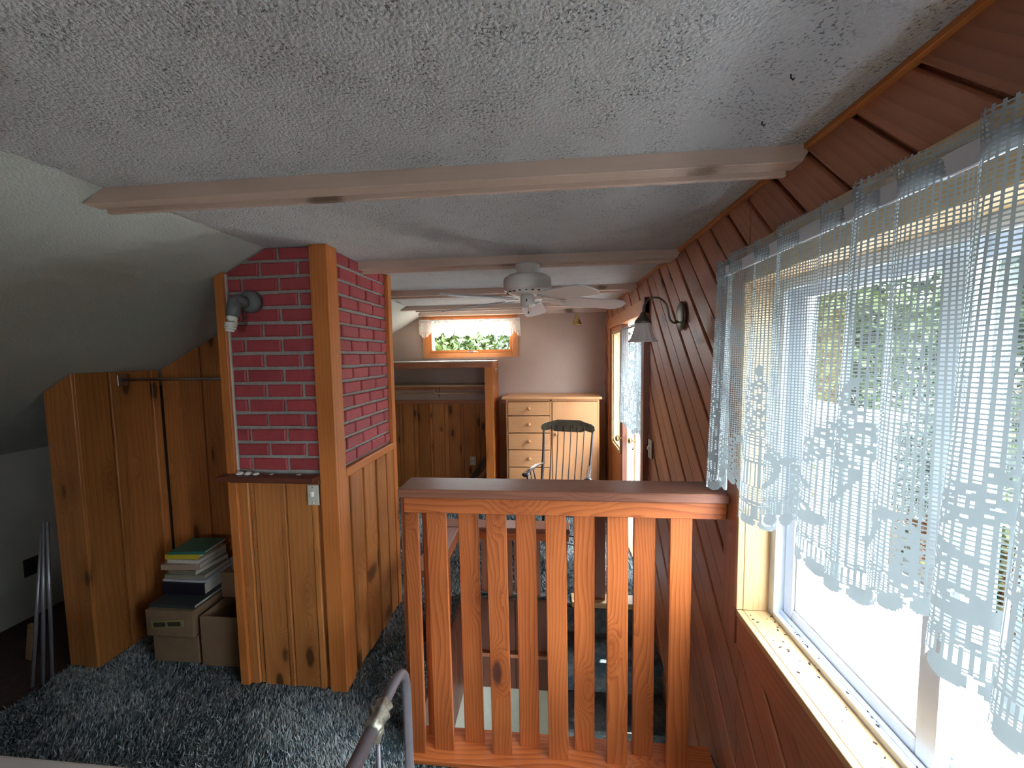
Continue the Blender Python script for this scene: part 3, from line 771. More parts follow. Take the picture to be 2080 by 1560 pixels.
slab('corner_trim', [[(0, X0-.012), (0, X0+.030), (slope_z(X0+.030), X0+.030), (slope_z(X0-.012), X0-.012)]][:0] or [[(0, -(X0-.012)), (slope_z(X0-.012)-.004, -(X0-.012)), (slope_z(X0+.030)-.004, -(X0+.030)), (0, -(X0+.030))]], .018, T, cc, frame((0, Y0+.004, 0), (0, 0, 1), (-1, 0, 0)), ch=.002)
box('corner_trim', (X0+.030, Y0-.002, 1.03), (X0+.036, Y0+.01, 1.93), M_['white_edge'], cc, 'z', .001, label='thin pale strip at the left edge of the bricks')
box('corner_trim', (X1-.01, Y1-.048, 0), (X1+.014, Y1, CZ), T, cc, 'z')
# wainscot front: wide boards with narrow proud battens
for a, b, pr in ((X0+.031, -1.393, .0), (-1.389, -1.366, -.008), (-1.362, -1.236, 0), (-1.232, -1.210, .006), (-1.206, -1.086, 0), (-1.082, -1.056, .006), (-1.052, -1.029, -.004)):
    box('board', (a, Y0-pr, 0), (b, Y0+.016, .992), PN, cc, 'z', .003)
# wainscot side
for a, b, pr in ((Y0+.07, 1.765, .004), (1.769, 1.80, .012), (1.804, 1.90, .004), (1.904, 2.02, .012), (2.024, 2.05, .004), (2.054, 2.17, .012), (2.174, 2.19, .002), (2.194, Y1-.05, .008)):
    box('board', (X1-.014, a, 0), (X1+pr, b, .992), PN, cc, 'z', .003)
box('cap_trim', (X1-.014, Y0+.069, .994), (X1+.018, Y1-.049, 1.034), T, cc, 'y', .003)
# hidden sides
box('board', (X0-.001, Y0+.02, 0), (X0+.012, Y1, 1.9), PN, cc, 'z'); box('board', (X0, Y1-.01, 0), (X1, Y1+.004, CZ), PN, cc, 'z')

# shelf on the column with shells
sh = empty('shelf', (-1.24, 1.62, 1.01), 'dark reddish narrow ledge shelf under the brick face', 'shelf')
box('shelf_board', (-1.488, 1.585, 1.010), (-1.029, Y0-.0065, 1.030), M_['shelfwood'], sh, 'x'); box('shelf_apron', (-1.455, 1.625, .992), (-1.029, Y0-.0065, 1.0105), M_['shelfwood'], sh, 'x')
for nm, x, y, s, lab in (('seashell', -1.405, 1.630, .016, 'white seashell at the left end of the brick ledge'), ('seashell', -1.365, 1.630, .017, 'white ribbed seashell second from left on the ledge'),
                     ('seashell', -1.325, 1.628, .014, 'pale pinkish shell fragment, third on the ledge')):
    prof = [(0, 0), (.8*s, .001), (s, .25*s), (.75*s, .55*s), (.3*s, .75*s), (0, .8*s)]
    setp(lathe(nm, prof, (x, y, 1.030), M_['shell'], None, 20, flute=lambda k, i: .08*math.cos(k*math.pi)), lab, 'seashell')
for x, s, lab in ((-1.255, .010, 'tiny flat white chip in the middle of the brick ledge'), (-1.125, .013, 'small flat white chip near the right end of the ledge')):
    setp(mesh('plaster_chip', [(x-s, 1.632, 1.0305), (x+s, 1.625, 1.0305), (x+s*.6, 1.642, 1.0305), (x-s*.4, 1.645, 1.0305), (x-s*.7, 1.634, 1.034), (x+s*.7, 1.628, 1.034), (x+s*.3, 1.64, 1.034), (x-s*.2, 1.642, 1.034)],
              [(0, 1, 2, 3), (4, 7, 6, 5), (0, 4, 5, 1), (1, 5, 6, 2), (2, 6, 7, 3), (3, 7, 4, 0)], M_['shell']), lab, 'chip')

# switch plate on column front
def plate(name, o, xd, nd_, w_, h_, label, cat, kind_):
    """plate centred at o, width along xd, normal nd_"""
    e = empty(name, o, label, cat); xd = Vector(xd); nn = Vector(nd_); zd = Vector((0, 0, 1))
    M = Matrix(((xd.x, zd.x, nn.x, o[0]), (xd.y, zd.y, nn.y, o[1]), (xd.z, zd.z, nn.z, o[2]), (0, 0, 0, 1)))
    p = [(-w_/2, -h_/2), (w_/2, -h_/2), (w_/2, h_/2), (-w_/2, h_/2)]
    mat = M_['black'] if kind_ == 'blank' else M_['plate']
    def sub(n, pp, t, m, ch): 
        vv = slab(n, [pp], t, m, e, M, ch); fixn(vv)
    sub('cover_plate', p, .006, mat, .002)
    if kind_ == 'switch':
        sub('toggle', [(-.006, -.004), (.006, -.004), (.006, .018), (-.006, .018)], .020, M_['shell'], .003)
        for z in (-.036, .036): sub('screw', [(.004*math.cos(t*.785), z+.004*math.sin(t*.785)) for t in range(8)], .0075, M_['chrome'], .001)
    if kind_ == 'outlet':
        for z in (-.024, .024):
            sub('socket_face', [(.017*math.cos(t*.524), z+.015*math.sin(t*.524)) for t in range(12)], .0078, M_['shell'], .001)
            for dx in (-.006, .006): sub('slot', [(dx-.001, z-.004), (dx+.001, z-.004), (dx+.001, z+.005), (dx-.001, z+.005)], .0085, M_['black'], .0003)
    return e
plate('light_switch', (-1.068, Y0-.007, .935), (1, 0, 0), (0, -1, 0), .052, .092, 'almond light switch plate on the chimney column under the ledge', 'light switch', 'switch')
plate('light_switch', (XW-.009, 2.45, .965), (0, -1, 0), (-1, 0, 0), .07, .115, 'almond switch plate on the diagonal boards beside the balcony door', 'light switch', 'switch')
plate('wall_outlet', (-.90, YF-.020, .335), (1, 0, 0), (0, -1, 0), .07, .105, 'pale outlet on the knotty boards inside the open closet', 'outlet', 'outlet')
plate('cover_plate', (XK+.001, 2.085, .285), (0, 1, 0), (1, 0, 0), .10, .11, 'black square plate low on the white knee wall', 'outlet', 'blank')

# socket lamp with spiral bulb on the brick face
lm = empty('wall_lamp', (-1.33, Y0, 1.80), 'bare grey socket wall lamp with a spiral bulb on the bricks', 'lamp')
lathe('back_plate', [(0, 0), (.050, 0), (.050, .018), (.042, .030), (.020, .036), (0, .036)], (-1.318, Y0+.004, 1.805), M_['socket'], lm, 28, (0, -1, 0))
lathe('elbow', [(0, 0), (.026, 0), (.026, .045), (.020, .055), (0, .058)], (-1.325, Y0-.025, 1.800), M_['socket'], lm, 20, (-.15, -1, .1))
lathe('socket', [(0, 0), (.022, .002), (.022, .012), (.026, .014), (.027, .075), (.024, .078), (0, .078)], (-1.332, Y0-.075, 1.812), M_['socket'], lm, 24, (-.10, -.12, -1))
lathe('bulb_base', [(0, 0), (.020, 0), (.022, .012), (.015, .022), (0, .022)], (-1.340, Y0-.085, 1.735), M_['bulb'], lm, 20, (-.10, -.12, -1))
pts = []
for i in range(121):
    t = i/120; a = t*4*2*math.pi; r = .019*(1-.25*t**3)
    pts.append((-1.343+r*math.cos(a)-.006*t, Y0-.09+r*math.sin(a), 1.712-.040*t))
tube('bulb_spiral', pts, .0052, M_['bulb'], lm, 8)

# ---------------------------------------------------------------- stairwell and stairs
sw = setp(join('stairwell_walls', [boxgeo((-.70, 1.49, -2.4), (-.581, 2.40, -.16)), boxgeo((-.58, 2.401, -2.4), (.0, 2.48, -.16)), boxgeo((-.7, 1.2, -2.6), (.8, 3.0, -2.4)),
               boxgeo((XW+.02, -1.6, -2.5), (XW+.15, 3.2, -1.65)), boxgeo((-.66, -1.7, -2.5), (-.582, 1.49, -.17)), boxgeo((-.6, -1.8, -2.5), (.8, -1.7, -.17))], M_['drywall']), kind='structure')
for i in range(5):
    a = -.578+i*.116; box('board', (a, 2.386, -.60), (a+.113, 2.402, .0), M_['shelfwood'], sw, 'z', .002)
box('ledge', (-.578, 2.36, -.37), (.0, 2.386, -.345), M_['diag'], sw, 'x')
for i in range(8):
    a = 1.495+i*.113; box('board', (-.582, a, -.60), (-.566, min(a+.11, 2.385), -.0), M_['shelfwood'], sw, 'z', .002)
st = empty('stairs', (.3, 2.4, 0), kind='structure')
for k in range(9):
    y1 = 2.40-.225*k; y0 = y1-.245
    box('tread', (.0, y0-.02, -.19*(k+1)-.03), (XW+.01, y1, -.19*(k+1)), M_['carpet'], st, 'x', .01)
    box('riser', (.0, y1-.02, -.19*(k+1)), (XW+.01, y1-.002, -.19*k-.03 if k else -.03), M_['carpet'], st, 'x', .003)
box('stringer', (-.02, .3, -2.2), (.0, .42, -.9), M_['diag'], st, 'z')
box('nosing', (.125, 2.388, -.035), (XW, 2.49, .002), M_['sill'], st, 'x', .004)
box('nosing', (-.706, 1.355, -.02), (-.585, 1.49, .0), M_['carpet'], st, 'x', .002)

# ---------------------------------------------------------------- front railing
CD = M_['cedar']
rl = empty('railing', (.02, 1.43, 0), 'orange cedar railing with nine staggered slats in the foreground', 'railing')
box('cap_rail', (-.555, 1.352, 1.040), (.598, 1.495, 1.073), M_['cap'], rl, 'x', .004)
box('apron', (-.541, 1.373, .978), (.598, 1.392, 1.040), CD, rl, 'x', .002)
box('apron', (-.541, 1.452, .978), (.598, 1.470, 1.040), CD, rl, 'x', .002)
box('bottom_rail', (-.545, 1.350, .0), (.598, 1.492, .022), M_['cedar'], rl, 'x', .003)
box('end_post', (-.541, 1.373, .022), (-.489, 1.392, .978), CD, rl, 'z', .002); box('end_post', (-.560, 1.392, .022), (-.541, 1.48, 1.040), CD, rl, 'z', .002)
box('end_post', (-.541, 1.415, .022), (-.522, 1.452, .978), CD, rl, 'z', .002); box('end_post', (-.500, 1.452, .022), (-.462, 1.470, .978), CD, rl, 'z', .002)
sl_c = [(-.427, 0, -.434), (-.305, 1, -.31), (-.202, 0, -.211), (-.092, 1, -.097), (.016, 0, .010), (.119, 1, .120), (.237, 0, .236), (.330, 1, .330), (.456, 0, .458)]
for xt, bk, xb in sl_c:
    # u measured on plane y=1.39; rows: front y 1.392, back y 1.452 (shift outward with depth)
    yy = 1.3925 if bk == 0 else 1.433
    k = yy/1.39 if bk else 1.0
    hw = .0375*(1.0 if not bk else 1.02)
    a = math.atan2((xb-xt)*k, .94)
    box('slat', (xt*k-hw, yy, .022), (xt*k+hw, yy+.018, .9785 if True else 1), CD, rl, 'z', .002, rot=Matrix.Rotation(a, 4, 'Y'), piv=(xt*k, yy, .978))
# lower railing round the stair opening (left side + far side)
r2 = empty('railing', (-.64, 2.0, 0), 'low stained railing bounding the left and far sides of the stairwell', 'railing')
box('cap_rail', (-.712, 1.885, .432), (-.582, 2.40, .462), M_['cap'], r2, 'y', .004); box('cap_rail', (-.706, 2.402, .432), (.118, 2.53, .462), M_['cap'], r2, 'x', .004)
box('apron', (-.600, 1.90, .385), (-.584, 2.40, .432), CD, r2, 'y'); box('apron', (-.584, 2.402, .385), (.11, 2.42, .432), CD, r2, 'x')
for i in range(4):
    y = 1.90+i*.122; xx = -.602 if i % 2 == 0 else -.68
    box('slat', (xx-.017, y, .0), (xx, y+.085, .432), CD, r2, 'z', .002)
for x, w_, yy in ((-.575, .10, 2.421), (-.455, .10, 2.46), (-.35, .10, 2.421), (-.24, .10, 2.46), (-.155, .085, 2.421)):
    box('slat', (x, yy, .0), (x+w_, yy+.018, .432), M_['diag'], r2, 'z', .002)
box('newel_post', (-.035, 2.42, .0), (.10, 2.47, .432), M_['diag'], r2, 'z', .003)
np_ = empty('newel_post', (.305, 2.45, 0), 'dark square newel post on the far edge of the stair opening', 'post')
box('post_shaft', (.272, 2.425, .002), (.338, 2.485, .62), M_['cap'], np_, 'z', .003); box('post_cap', (.262, 2.415, .62), (.348, 2.495, .645), M_['cap'], np_, 'z', .004)

# ---------------------------------------------------------------- ceiling fan
fc = (-.108, 2.005)
fan = empty('ceiling_fan', (fc[0], fc[1], 2.0), 'off-white five-blade ceiling fan under the second beam', 'ceiling fan')
FM = M_['fan']
lathe('canopy', [(0, 0), (.064, 0), (.066, -.006), (.060, -.012), (.044, -.045), (.042, -.052), (0, -.052)], (fc[0], fc[1], 2.0), FM, fan, 32)
lathe('motor_housing', [(0, 0), (.055, 0), (.100, -.006), (.117, -.018), (.120, -.030), (.120, -.070), (.116, -.078), (.090, -.092), (.050, -.098), (0, -.098)], (fc[0], fc[1], 1.951), FM, fan, 96,
      flute=lambda k, i: (-.03 if (k % 2 and 3 < i < 6) else 0))
geos = []
for k in range(20):
    a = k*2*math.pi/20; c_, s_ = math.cos(a), math.sin(a)
    v, f = boxgeo((.086, -.004, -.006), (.106, .004, -.002)); geos.append(([(fc[0]+p[0]*c_-p[1]*s_, fc[1]+p[0]*s_+p[1]*c_, 1.867+p[2]) for p in v], f))
join('vent_slots', geos, M_['black'], fan)['kind'] = 'stuff'
lathe('switch_housing', [(0, 0), (.030, 0), (.032, -.004), (.037, -.010), (.037, -.045), (.034, -.060), (.024, -.066), (0, -.066)], (fc[0], fc[1], 1.855), FM, fan, 32)
tube('pull_chain', [(fc[0]+.005, fc[1]-.035, 1.80), (fc[0]+.006, fc[1]-.037, 1.765)], .0012, M_['brass'], fan, 6)
lathe('chain_fob', [(0, 0), (.003, .002), (.004, .008), (.002, .012), (0, .012)], (fc[0]+.006, fc[1]-.037, 1.755), M_['bronze'], fan, 10)
box('switch_slide', (fc[0]-.006, fc[1]-.041, 1.815), (fc[0]+.0, fc[1]-.036, 1.828), M_['black'], fan, 'z', .001)
for k in range(5):
    a = math.radians(15+72*k); ca, sa = math.cos(a), math.sin(a)
    R3 = Matrix.Translation((fc[0], fc[1], 1.845)) @ Matrix.Rotation(a, 4, 'Z') @ Matrix.Rotation(math.radians(3.5), 4, 'Y') @ Matrix.Rotation(math.radians(-12), 4, 'X')
    out = [(.15, -.045), (.20, -.058), (.46, -.066), (.49, -.058), (.512, -.032), (.517, 0), (.512, .032), (.49, .058), (.46, .066), (.20, .058), (.15, .045)]
    slab('blade', [out], .006, M_['blade'], fan, R3 @ Matrix.Translation((0, 0, -.012)), ch=.0015)
    arm = [(.075, -.010), (.11, -.012), (.15, -.034), (.19, -.040), (.175, -.020), (.20, 0), (.175, .020), (.19, .040), (.15, .034), (.11, .012), (.075, .010)]
    slab('blade_bracket', [arm[:3]+[(.165, -.01), (.20, 0), (.165, .01)]+arm[8:], [(.15, -.034), (.19, -.040), (.165, -.012)], [(.15, .034), (.165, .012), (.19, .040)]], .004, FM, fan, R3 @ Matrix.Translation((0, 0, -.018)), ch=.001)

# ---------------------------------------------------------------- sconce
sc = empty('wall_sconce', (XW, 1.905, 1.72), 'antique bronze wall sconce with a frosted fluted glass shade', 'sconce')
prof = [(0, 0), (.030, 0), (.036, .006), (.030, .014), (.014, .018), (0, .018)]
o = lathe('back_plate', prof, (XW-.008, 1.905, 1.720), M_['bronze'], sc, 40, (-1, 0, 0)); o.data.transform(Matrix.Diagonal((1.9, 1.7, 1, 1)))
pts = []
for t in np.linspace(0, 1, 26):
    x = XW-.02-.19*t; z = 1.70+.19*math.sin(min(1, t*1.25)*math.pi*.62)-.11*max(0, t-.55)**1.0*2.0-.035*math.sin(t*math.pi*2)*(1-t)
    pts.append((x, 1.905-.02*t, z))
P0 = [(.60, 1.905, 1.695), (.575, 1.90, 1.690), (.555, 1.895, 1.705), (.545, 1.892, 1.74), (.535, 1.89, 1.775), (.51, 1.885, 1.798), (.48, 1.88, 1.805), (.45, 1.877, 1.795), (.432, 1.875, 1.765), (.428, 1.875, 1.735)]
def cr(P, n=6):
    P = [Vector(p) for p in P]; out = []
    for i in range(len(P)-1):
        a = P[max(i-1, 0)]; b = P[i]; c = P[i+1]; d = P[min(i+2, len(P)-1)]
        for k in range(n):
            t = k/n; out.append(.5*((2*b)+(c-a)*t+(2*a-5*b+4*c-d)*t*t+(3*b-a-3*c+d)*t**3))
    out.append(P[-1]); return out
tube('arm', cr(P0), .0048, M_['bronze'], sc, 10)
lathe('shade_cup', [(0, 0), (.010, 0), (.014, -.012), (.034, -.036), (.038, -.046), (.034, -.048), (0, -.044)], (.428, 1.875, 1.738), M_['bronze'], sc, 28)
gm, gnt, gp = new('frosted_shade'); gp.inputs['Base Color'].default_value = (.78, .70, .67, 1); gp.inputs['Roughness'].default_value = .35; gp.inputs['Transmission Weight'].default_value = .1
lathe('glass_shade', [(.030, 0), (.036, -.02), (.041, -.045), (.050, -.072), (.064, -.090), (.067, -.094), (.060, -.091), (.046, -.070), (.037, -.044), (.032, -.02), (.026, 0)], (.428, 1.875, 1.698), gm, sc, 72,
      flute=lambda k, i: .035*math.cos(k*2*math.pi/6)*(1 if 1 < i < 9 else .3))
lathe('turn_key', [(0, 0), (.004, 0), (.004, .012), (.008, .014), (.008, .018), (0, .018)], (.602, 1.925, 1.700), M_['brass'], sc, 12, (-1, .3, 0))

# hanging brass bell
bl = empty('hanging_bell', (.285, 4.15, 1.96), 'small brass cone bell hanging below the last beam', 'bell')
lathe('bell_cone', [(.008, 0), (.014, -.004), (.050, -.100), (.054, -.106), (.048, -.102), (.012, -.010), (.004, -.004)], (.285, 4.20, 1.968), M_['brass'], bl, 32)
tube('hang_wire', [(.285, 4.20, 1.965), (.288, 4.21, 2.04)], .0015, M_['brass'], bl, 6)
lathe('clapper', [(0, 0), (.008, -.006), (.009, -.014), (0, -.022)], (.285, 4.20, 1.880), M_['brass'], bl, 12)

# ---------------------------------------------------------------- dresser
OK = M_['oak']
ds = empty('dresser', (.02, 4.2, 0), 'pale oak wardrobe dresser with six drawers and one tall door', 'dresser')
DX0, DX1, DY, DT = -.452, .494, 4.0, 1.100
box('side_panel', (DX0, DY+.004, 0), (DX0+.02, 4.44, DT), OK, ds, 'z'); box('side_panel', (DX1-.02, DY+.004, 0), (DX1, 4.44, DT), OK, ds, 'z')
box('back_panel', (DX0+.02, 4.43, .03), (DX1-.02, 4.44, DT), OK, ds, 'z'); box('divider', (-.004, DY+.004, .03), (.018, 4.43, DT), OK, ds, 'z')
box('top_panel', (-.495, 3.975, DT), (.52, 4.448, DT+.024), OK, ds, 'x', .006); box('plinth', (DX0+.02, DY+.02, 0), (DX1-.02, DY+.04, .05), OK, ds, 'x')
box('front_rail', (DX0+.02, DY+.004, 1.080), (DX1-.02, DY+.03, DT), OK, ds, 'x')
def knob(par, x, z, y=DY-.004):
    lathe('knob', [(0, 0), (.009, 0), (.008, .010), (.016, .018), (.019, .026), (.014, .034), (0, .036)], (x, y, z), OK, par, 18, (0, -1, 0))
zz = [1.078, .931, .752, .576, .394, .212, .055]
for i in range(6):
    d = empty('drawer', (-.22, DY, zz[i+1]), parent=ds)
    box('drawer_front', (DX0+.021, DY-.004, zz[i+1]+.004), (-.006, DY+.014, zz[i]-.004), OK, d, 'x', .003)
    knob(d, -.215, (zz[i]+zz[i+1])/2+.005)
dd = empty('door', (.25, DY, .05), parent=ds)
box('door_panel', (.022, DY-.004, .055), (DX1-.021, DY+.014, 1.076), OK, dd, 'z', .003); knob(dd, .062, .745)
# ---------------------------------------------------------------- built-in closet
cl = empty('closet', (-1.2, 4.2, 0), 'open built-in cedar closet with a shelf against the far wall', 'closet')
CC = M_['diag']
box('door_post', (-.668, 4.0, 0), (-.600, 4.035, 1.432), M_['pinetrim'], cl, 'z'); box('side_panel', (-.600, 4.0, 0), (-.582, YF-.031, 1.492), M_['pinetrim'], cl, 'z')
box('header', (-2.28, 4.0, 1.432), (-.600, 4.03, 1.492), CC, cl, 'x'); box('top_panel', (-2.28, 3.998, 1.492), (-.582, YF-.002, 1.502), M_['white'], cl, 'x', label='plywood closet top, window light painted in as white')  # top is bare plywood; the window light on it is put into the white colour
box('shelf', (-2.28, 4.14, 1.226), (-.602, YF-.002, 1.244), M_['sill'], cl, 'x'); box('shelf_cleat', (-2.28, YF-.03, 1.165), (-.602, YF-.004, 1.22), CC, cl, 'x')
cr_ = empty('closet_rod', (-1.2, 4.2, 1.14), 'thin wooden hanging rod under the closet shelf', 'rod')
tube('rod_bar', [(-2.27, 4.20, 1.150), (-.603, 4.20, 1.150)], .006, M_['sill'], cr_, 8)
bk = empty('shelf_bracket', (-1.27, 4.4, 1.15), 'grey metal bracket holding up the closet shelf', 'bracket')
tube('bracket_arm', [(-1.27, YF-.033, 1.08), (-1.27, YF-.035, 1.222), (-1.27, 4.16, 1.222), (-1.27, YF-.05, 1.09)], .004, M_['chrome'], bk, 6)
tube('bracket_hook', [(-1.27, 4.20, 1.22), (-1.27, 4.19, 1.16), (-1.27, 4.20, 1.141), (-1.27, 4.215, 1.15)], .004, M_['chrome'], bk, 6)
lt = empty('door_latch', (-.58, 4.1, 1.40), 'small wood and metal catch on the closet side near its top', 'latch')
box('latch_block', (-.582, 4.05, 1.36), (-.566, 4.11, 1.43), M_['orange'], lt, 'z'); box('latch_tongue', (-.566, 4.06, 1.405), (-.545, 4.09, 1.418), M_['chrome'], lt, 'x'); box('latch_plate', (-.566, 4.07, 1.37), (-.562, 4.10, 1.388), M_['bronze'], lt, 'x')
for nm, a, b, m_, lab, cat in (('leaning_board', (-.99, 4.30, .0), (-.66, 4.42, .44), M_['black'], 'black board leaning inside the closet beside its post', 'board'),
                              ('leaning_board', (-.93, 4.26, .0), (-.66, 4.36, .30), M_['diag'], 'reddish board leaning in front of the black board in closet', 'board')):
    d = Vector(b)-Vector(a); n_ = d.normalized(); yd = Vector((0, 1, 0)); yd = (yd-n_*yd.dot(n_)).normalized()
    v, f = boxgeo((0, -.01, -.0), (d.length, .01, .045), .001)
    o = mesh(nm, v, f, m_, None, frame(a, n_, yd)); fixn(o); setp(o, lab, cat)

# ---------------------------------------------------------------- rocking chair
ch = empty('rocking_chair', (.075, 3.08, 0), 'black spindle-back rocking chair facing the stairwell in front of the dresser', 'chair', rz=math.radians(-13))
CM = Matrix.Translation((.075, 3.08, 0)) @ Matrix.Rotation(math.radians(-13), 4, 'Z')
def cp(x, y, z): return CM @ Vector((x, y, z))
DK = M_['dark']
# seat (front toward -y)
prof = [(-.23, -.22), (.23, -.22), (.25, -.10), (.22, .18), (.12, .21), (-.12, .21), (-.22, .18), (-.25, -.10)]
slab('seat', [prof], .038, DK, ch, CM @ Matrix.Translation((0, 0, .385)), ch=.010)
def back(x, h):   # h 0..1 along the back from seat to crest
    return cp(x*(1+.10*h), .17+.17*h+.02*math.sin(h*3), .42+.50*h)
for s in (-1, 1):
    tube('back_post', [back(s*.195, t) for t in np.linspace(0, 1.0, 8)], [.011, .012, .013, .013, .012, .011, .010, .009], DK, ch, 10)
for i in range(6):
    x = -.13+.052*i; tube('spindle', [back(x, t) for t in np.linspace(0, 1.02, 6)], [.006, .0055, .005, .0045, .0045, .004], DK, ch, 8)
# crest rail: shaped board
top = [(-.235, .015), (-.228, .045), (-.20, .062), (-.15, .072), (-.10, .088), (.10, .088), (.15, .072), (.20, .062), (.228, .045), (.235, .015), (.215, -.006), (.185, -.002), (.15, .006), (.12, -.010), (-.12, -.010), (-.15, .006), (-.185, -.002), (-.215, -.006)]
n = len(top); vs = []
for yo in (0, .018):
    for x, z in top:
        q = cp(x, .345+.04*(z/.08)*.4+yo-.35*x*x*2, .925+z); vs.append(q)
bmv = vs; 
import bmesh
def solid(name, outline, thick, fn, mat, parent):
    """outline polygon (triangulated) given thickness; fn(x,z,layer)->world"""
    bm = bmesh.new(); fv = [bm.verts.new((x, z, 0)) for x, z in outline]; bm.faces.new(fv)
    r = bmesh.ops.extrude_face_region(bm, geom=bm.faces[:]); bmesh.ops.translate(bm, verts=[e for e in r['geom'] if isinstance(e, bmesh.types.BMVert)], vec=(0, 0, thick))
    bmesh.ops.triangulate(bm, faces=[f for f in bm.faces if len(f.verts) > 4])
    for v in bm.verts: v.co = fn(v.co.x, v.co.y, v.co.z)
    bmesh.ops.recalc_face_normals(bm, faces=bm.faces)
    me = bpy.data.meshes.new(name); bm.to_mesh(me); bm.free(); me.materials.append(mat); o = bpy.data.objects.new(name, me); return put(o, parent)
M_['crest'] = plain('painted_crest', (0.075, 0.058, 0.035), .45, var=.5, nscale=22)
solid('crest_rail', top, .018, lambda x, z, l: cp(x, .352+.25*z+l-.7*x*x, .893+z), M_['crest'], ch)
for s in (-1, 1):
    arm = cr([(s*.195, .235, .62), (s*.215, .12, .635), (s*.225, .0, .64), (s*.235, -.10, .640), (s*.24, -.17, .628)], 5)
    ap = [CM @ p for p in arm]
    v, f = tubegeo(ap, [.014]*6+[.018]*(len(ap)-10)+[.024, .028, .030, .026], 12)
    ctr = ap
    v2 = []
    for i, p in enumerate(v):
        c0 = ctr[i//12]; v2.append(Vector((p.x, p.y, c0.z+(p.z-c0.z)*.55)))
    mesh('arm_rest', v2, f, plain('worn_arm', (.07, .065, .07), .25, spec=.8), ch, smooth=True)
    for yy in (-.15, -.06, .03):
        tube('arm_spindle', [cp(s*(.20), yy+.03, .42), cp(s*.228, yy, .635)], [.010 if yy == -.15 else .006]*2, DK, ch, 8)
    tube('leg', [cp(s*.18, -.15, .39), cp(s*.215, -.21, .045)], [.016, .011], DK, ch, 8); tube('leg', [cp(s*.16, .13, .39), cp(s*.20, .22, .045)], [.016, .011], DK, ch, 8)
    tube('rocker', [cp(s*.21, -.33+.72*t, .016+.16*(t-.42)**2+.006) for t in np.linspace(0, 1, 14)], .014, DK, ch, 8)
for yy, z in ((-.18, .2), (.17, .2), (-.19, .14)): tube('stretcher', [cp(-.20, yy, z), cp(.20, yy, z)], .007, DK, ch, 8)

# ---------------------------------------------------------------- alcove: rod, boxes, books
ar = empty('closet_rod', (-1.88, 1.9, 1.456), 'thin metal hanging rod across the dark left alcove', 'rod')
tube('rod_bar', [(-2.284, 1.897, 1.452), (-1.470, 1.897, 1.452)], .0075, M_['chrome'], ar, 10)
box('rod_flange', (-2.280, 1.872, 1.42), (-2.274, 1.922, 1.48), M_['chrome'], ar, 'z')
def crate(name, lo, hi, mat, label, open_=False, rz=0, tape=True):
    e = empty(name, ((lo[0]+hi[0])/2, (lo[1]+hi[1])/2, lo[2]), label, 'box'); t = .004
    x0, y0, z0 = lo; x1, y1, z1 = hi
    box('side', (x0, y0, z0), (x1, y0+t, z1), mat, e, 'x', .001); box('side', (x0, y1-t, z0), (x1, y1, z1), mat, e, 'x', .001)
    box('side', (x0, y0+t, z0), (x0+t, y1-t, z1), mat, e, 'y', .001); box('side', (x1-t, y0+t, z0), (x1, y1-t, z1), mat, e, 'y', .001)
    box('bottom', (x0+t, y0+t, z0), (x1-t, y1-t, z0+t), mat, e, 'x', .001)
    if open_:
        for s, yy in ((-1, y0), (1, y1)):
            pass
        box('flap', (x0+.02, y0+t, z1-.03), (x1-.02, y0+2*t, z1), mat, e, 'x', .001)
    else:
        box('lid', (x0+t, y0+t, z1-t), (x1-t, y1-t, z1), mat, e, 'x', .001)
    return e
crate('cardboard_box', (-2.045, 1.745, 0.004), (-1.795, 2.03, .148), M_['card'], 'lower brown cardboard box under the labelled box in the alcove')
bx = crate('cardboard_box', (-2.065, 1.733, .149), (-1.805, 2.03, .285), M_['card'], 'labelled cardboard box holding up the stack of books')
lblm = plain('box_label', (0.33, 0.27, 0.11), .8, var=.1); dk = plain('label_ink', (0.06, 0.04, 0.025), .8)
RL = Matrix.Rotation(math.radians(-5), 4, 'Y')
box('label_frame', (-2.035, 1.7305, .195), (-1.855, 1.7335, .235), lblm, bx, 'x', .0005, rot=RL)
for a, b in ((-2.022, -1.955), (-1.942, -1.870)): box('label_lettering', (a, 1.7298, .203), (b, 1.7325, .227), dk, bx, 'x', .0003, rot=RL, piv=(-1.945, 1.73, .215))
crate('cardboard_box', (-1.768, 1.736, 0.004), (-1.505, 2.02, .262), M_['card2'], 'open brown cardboard box standing beside the chimney column', open_=True)
crate('cardboard_box', (-1.79, 1.90, .262), (-1.58, 2.08, .40), M_['card2'], 'small cardboard box sitting on the back of the open box')
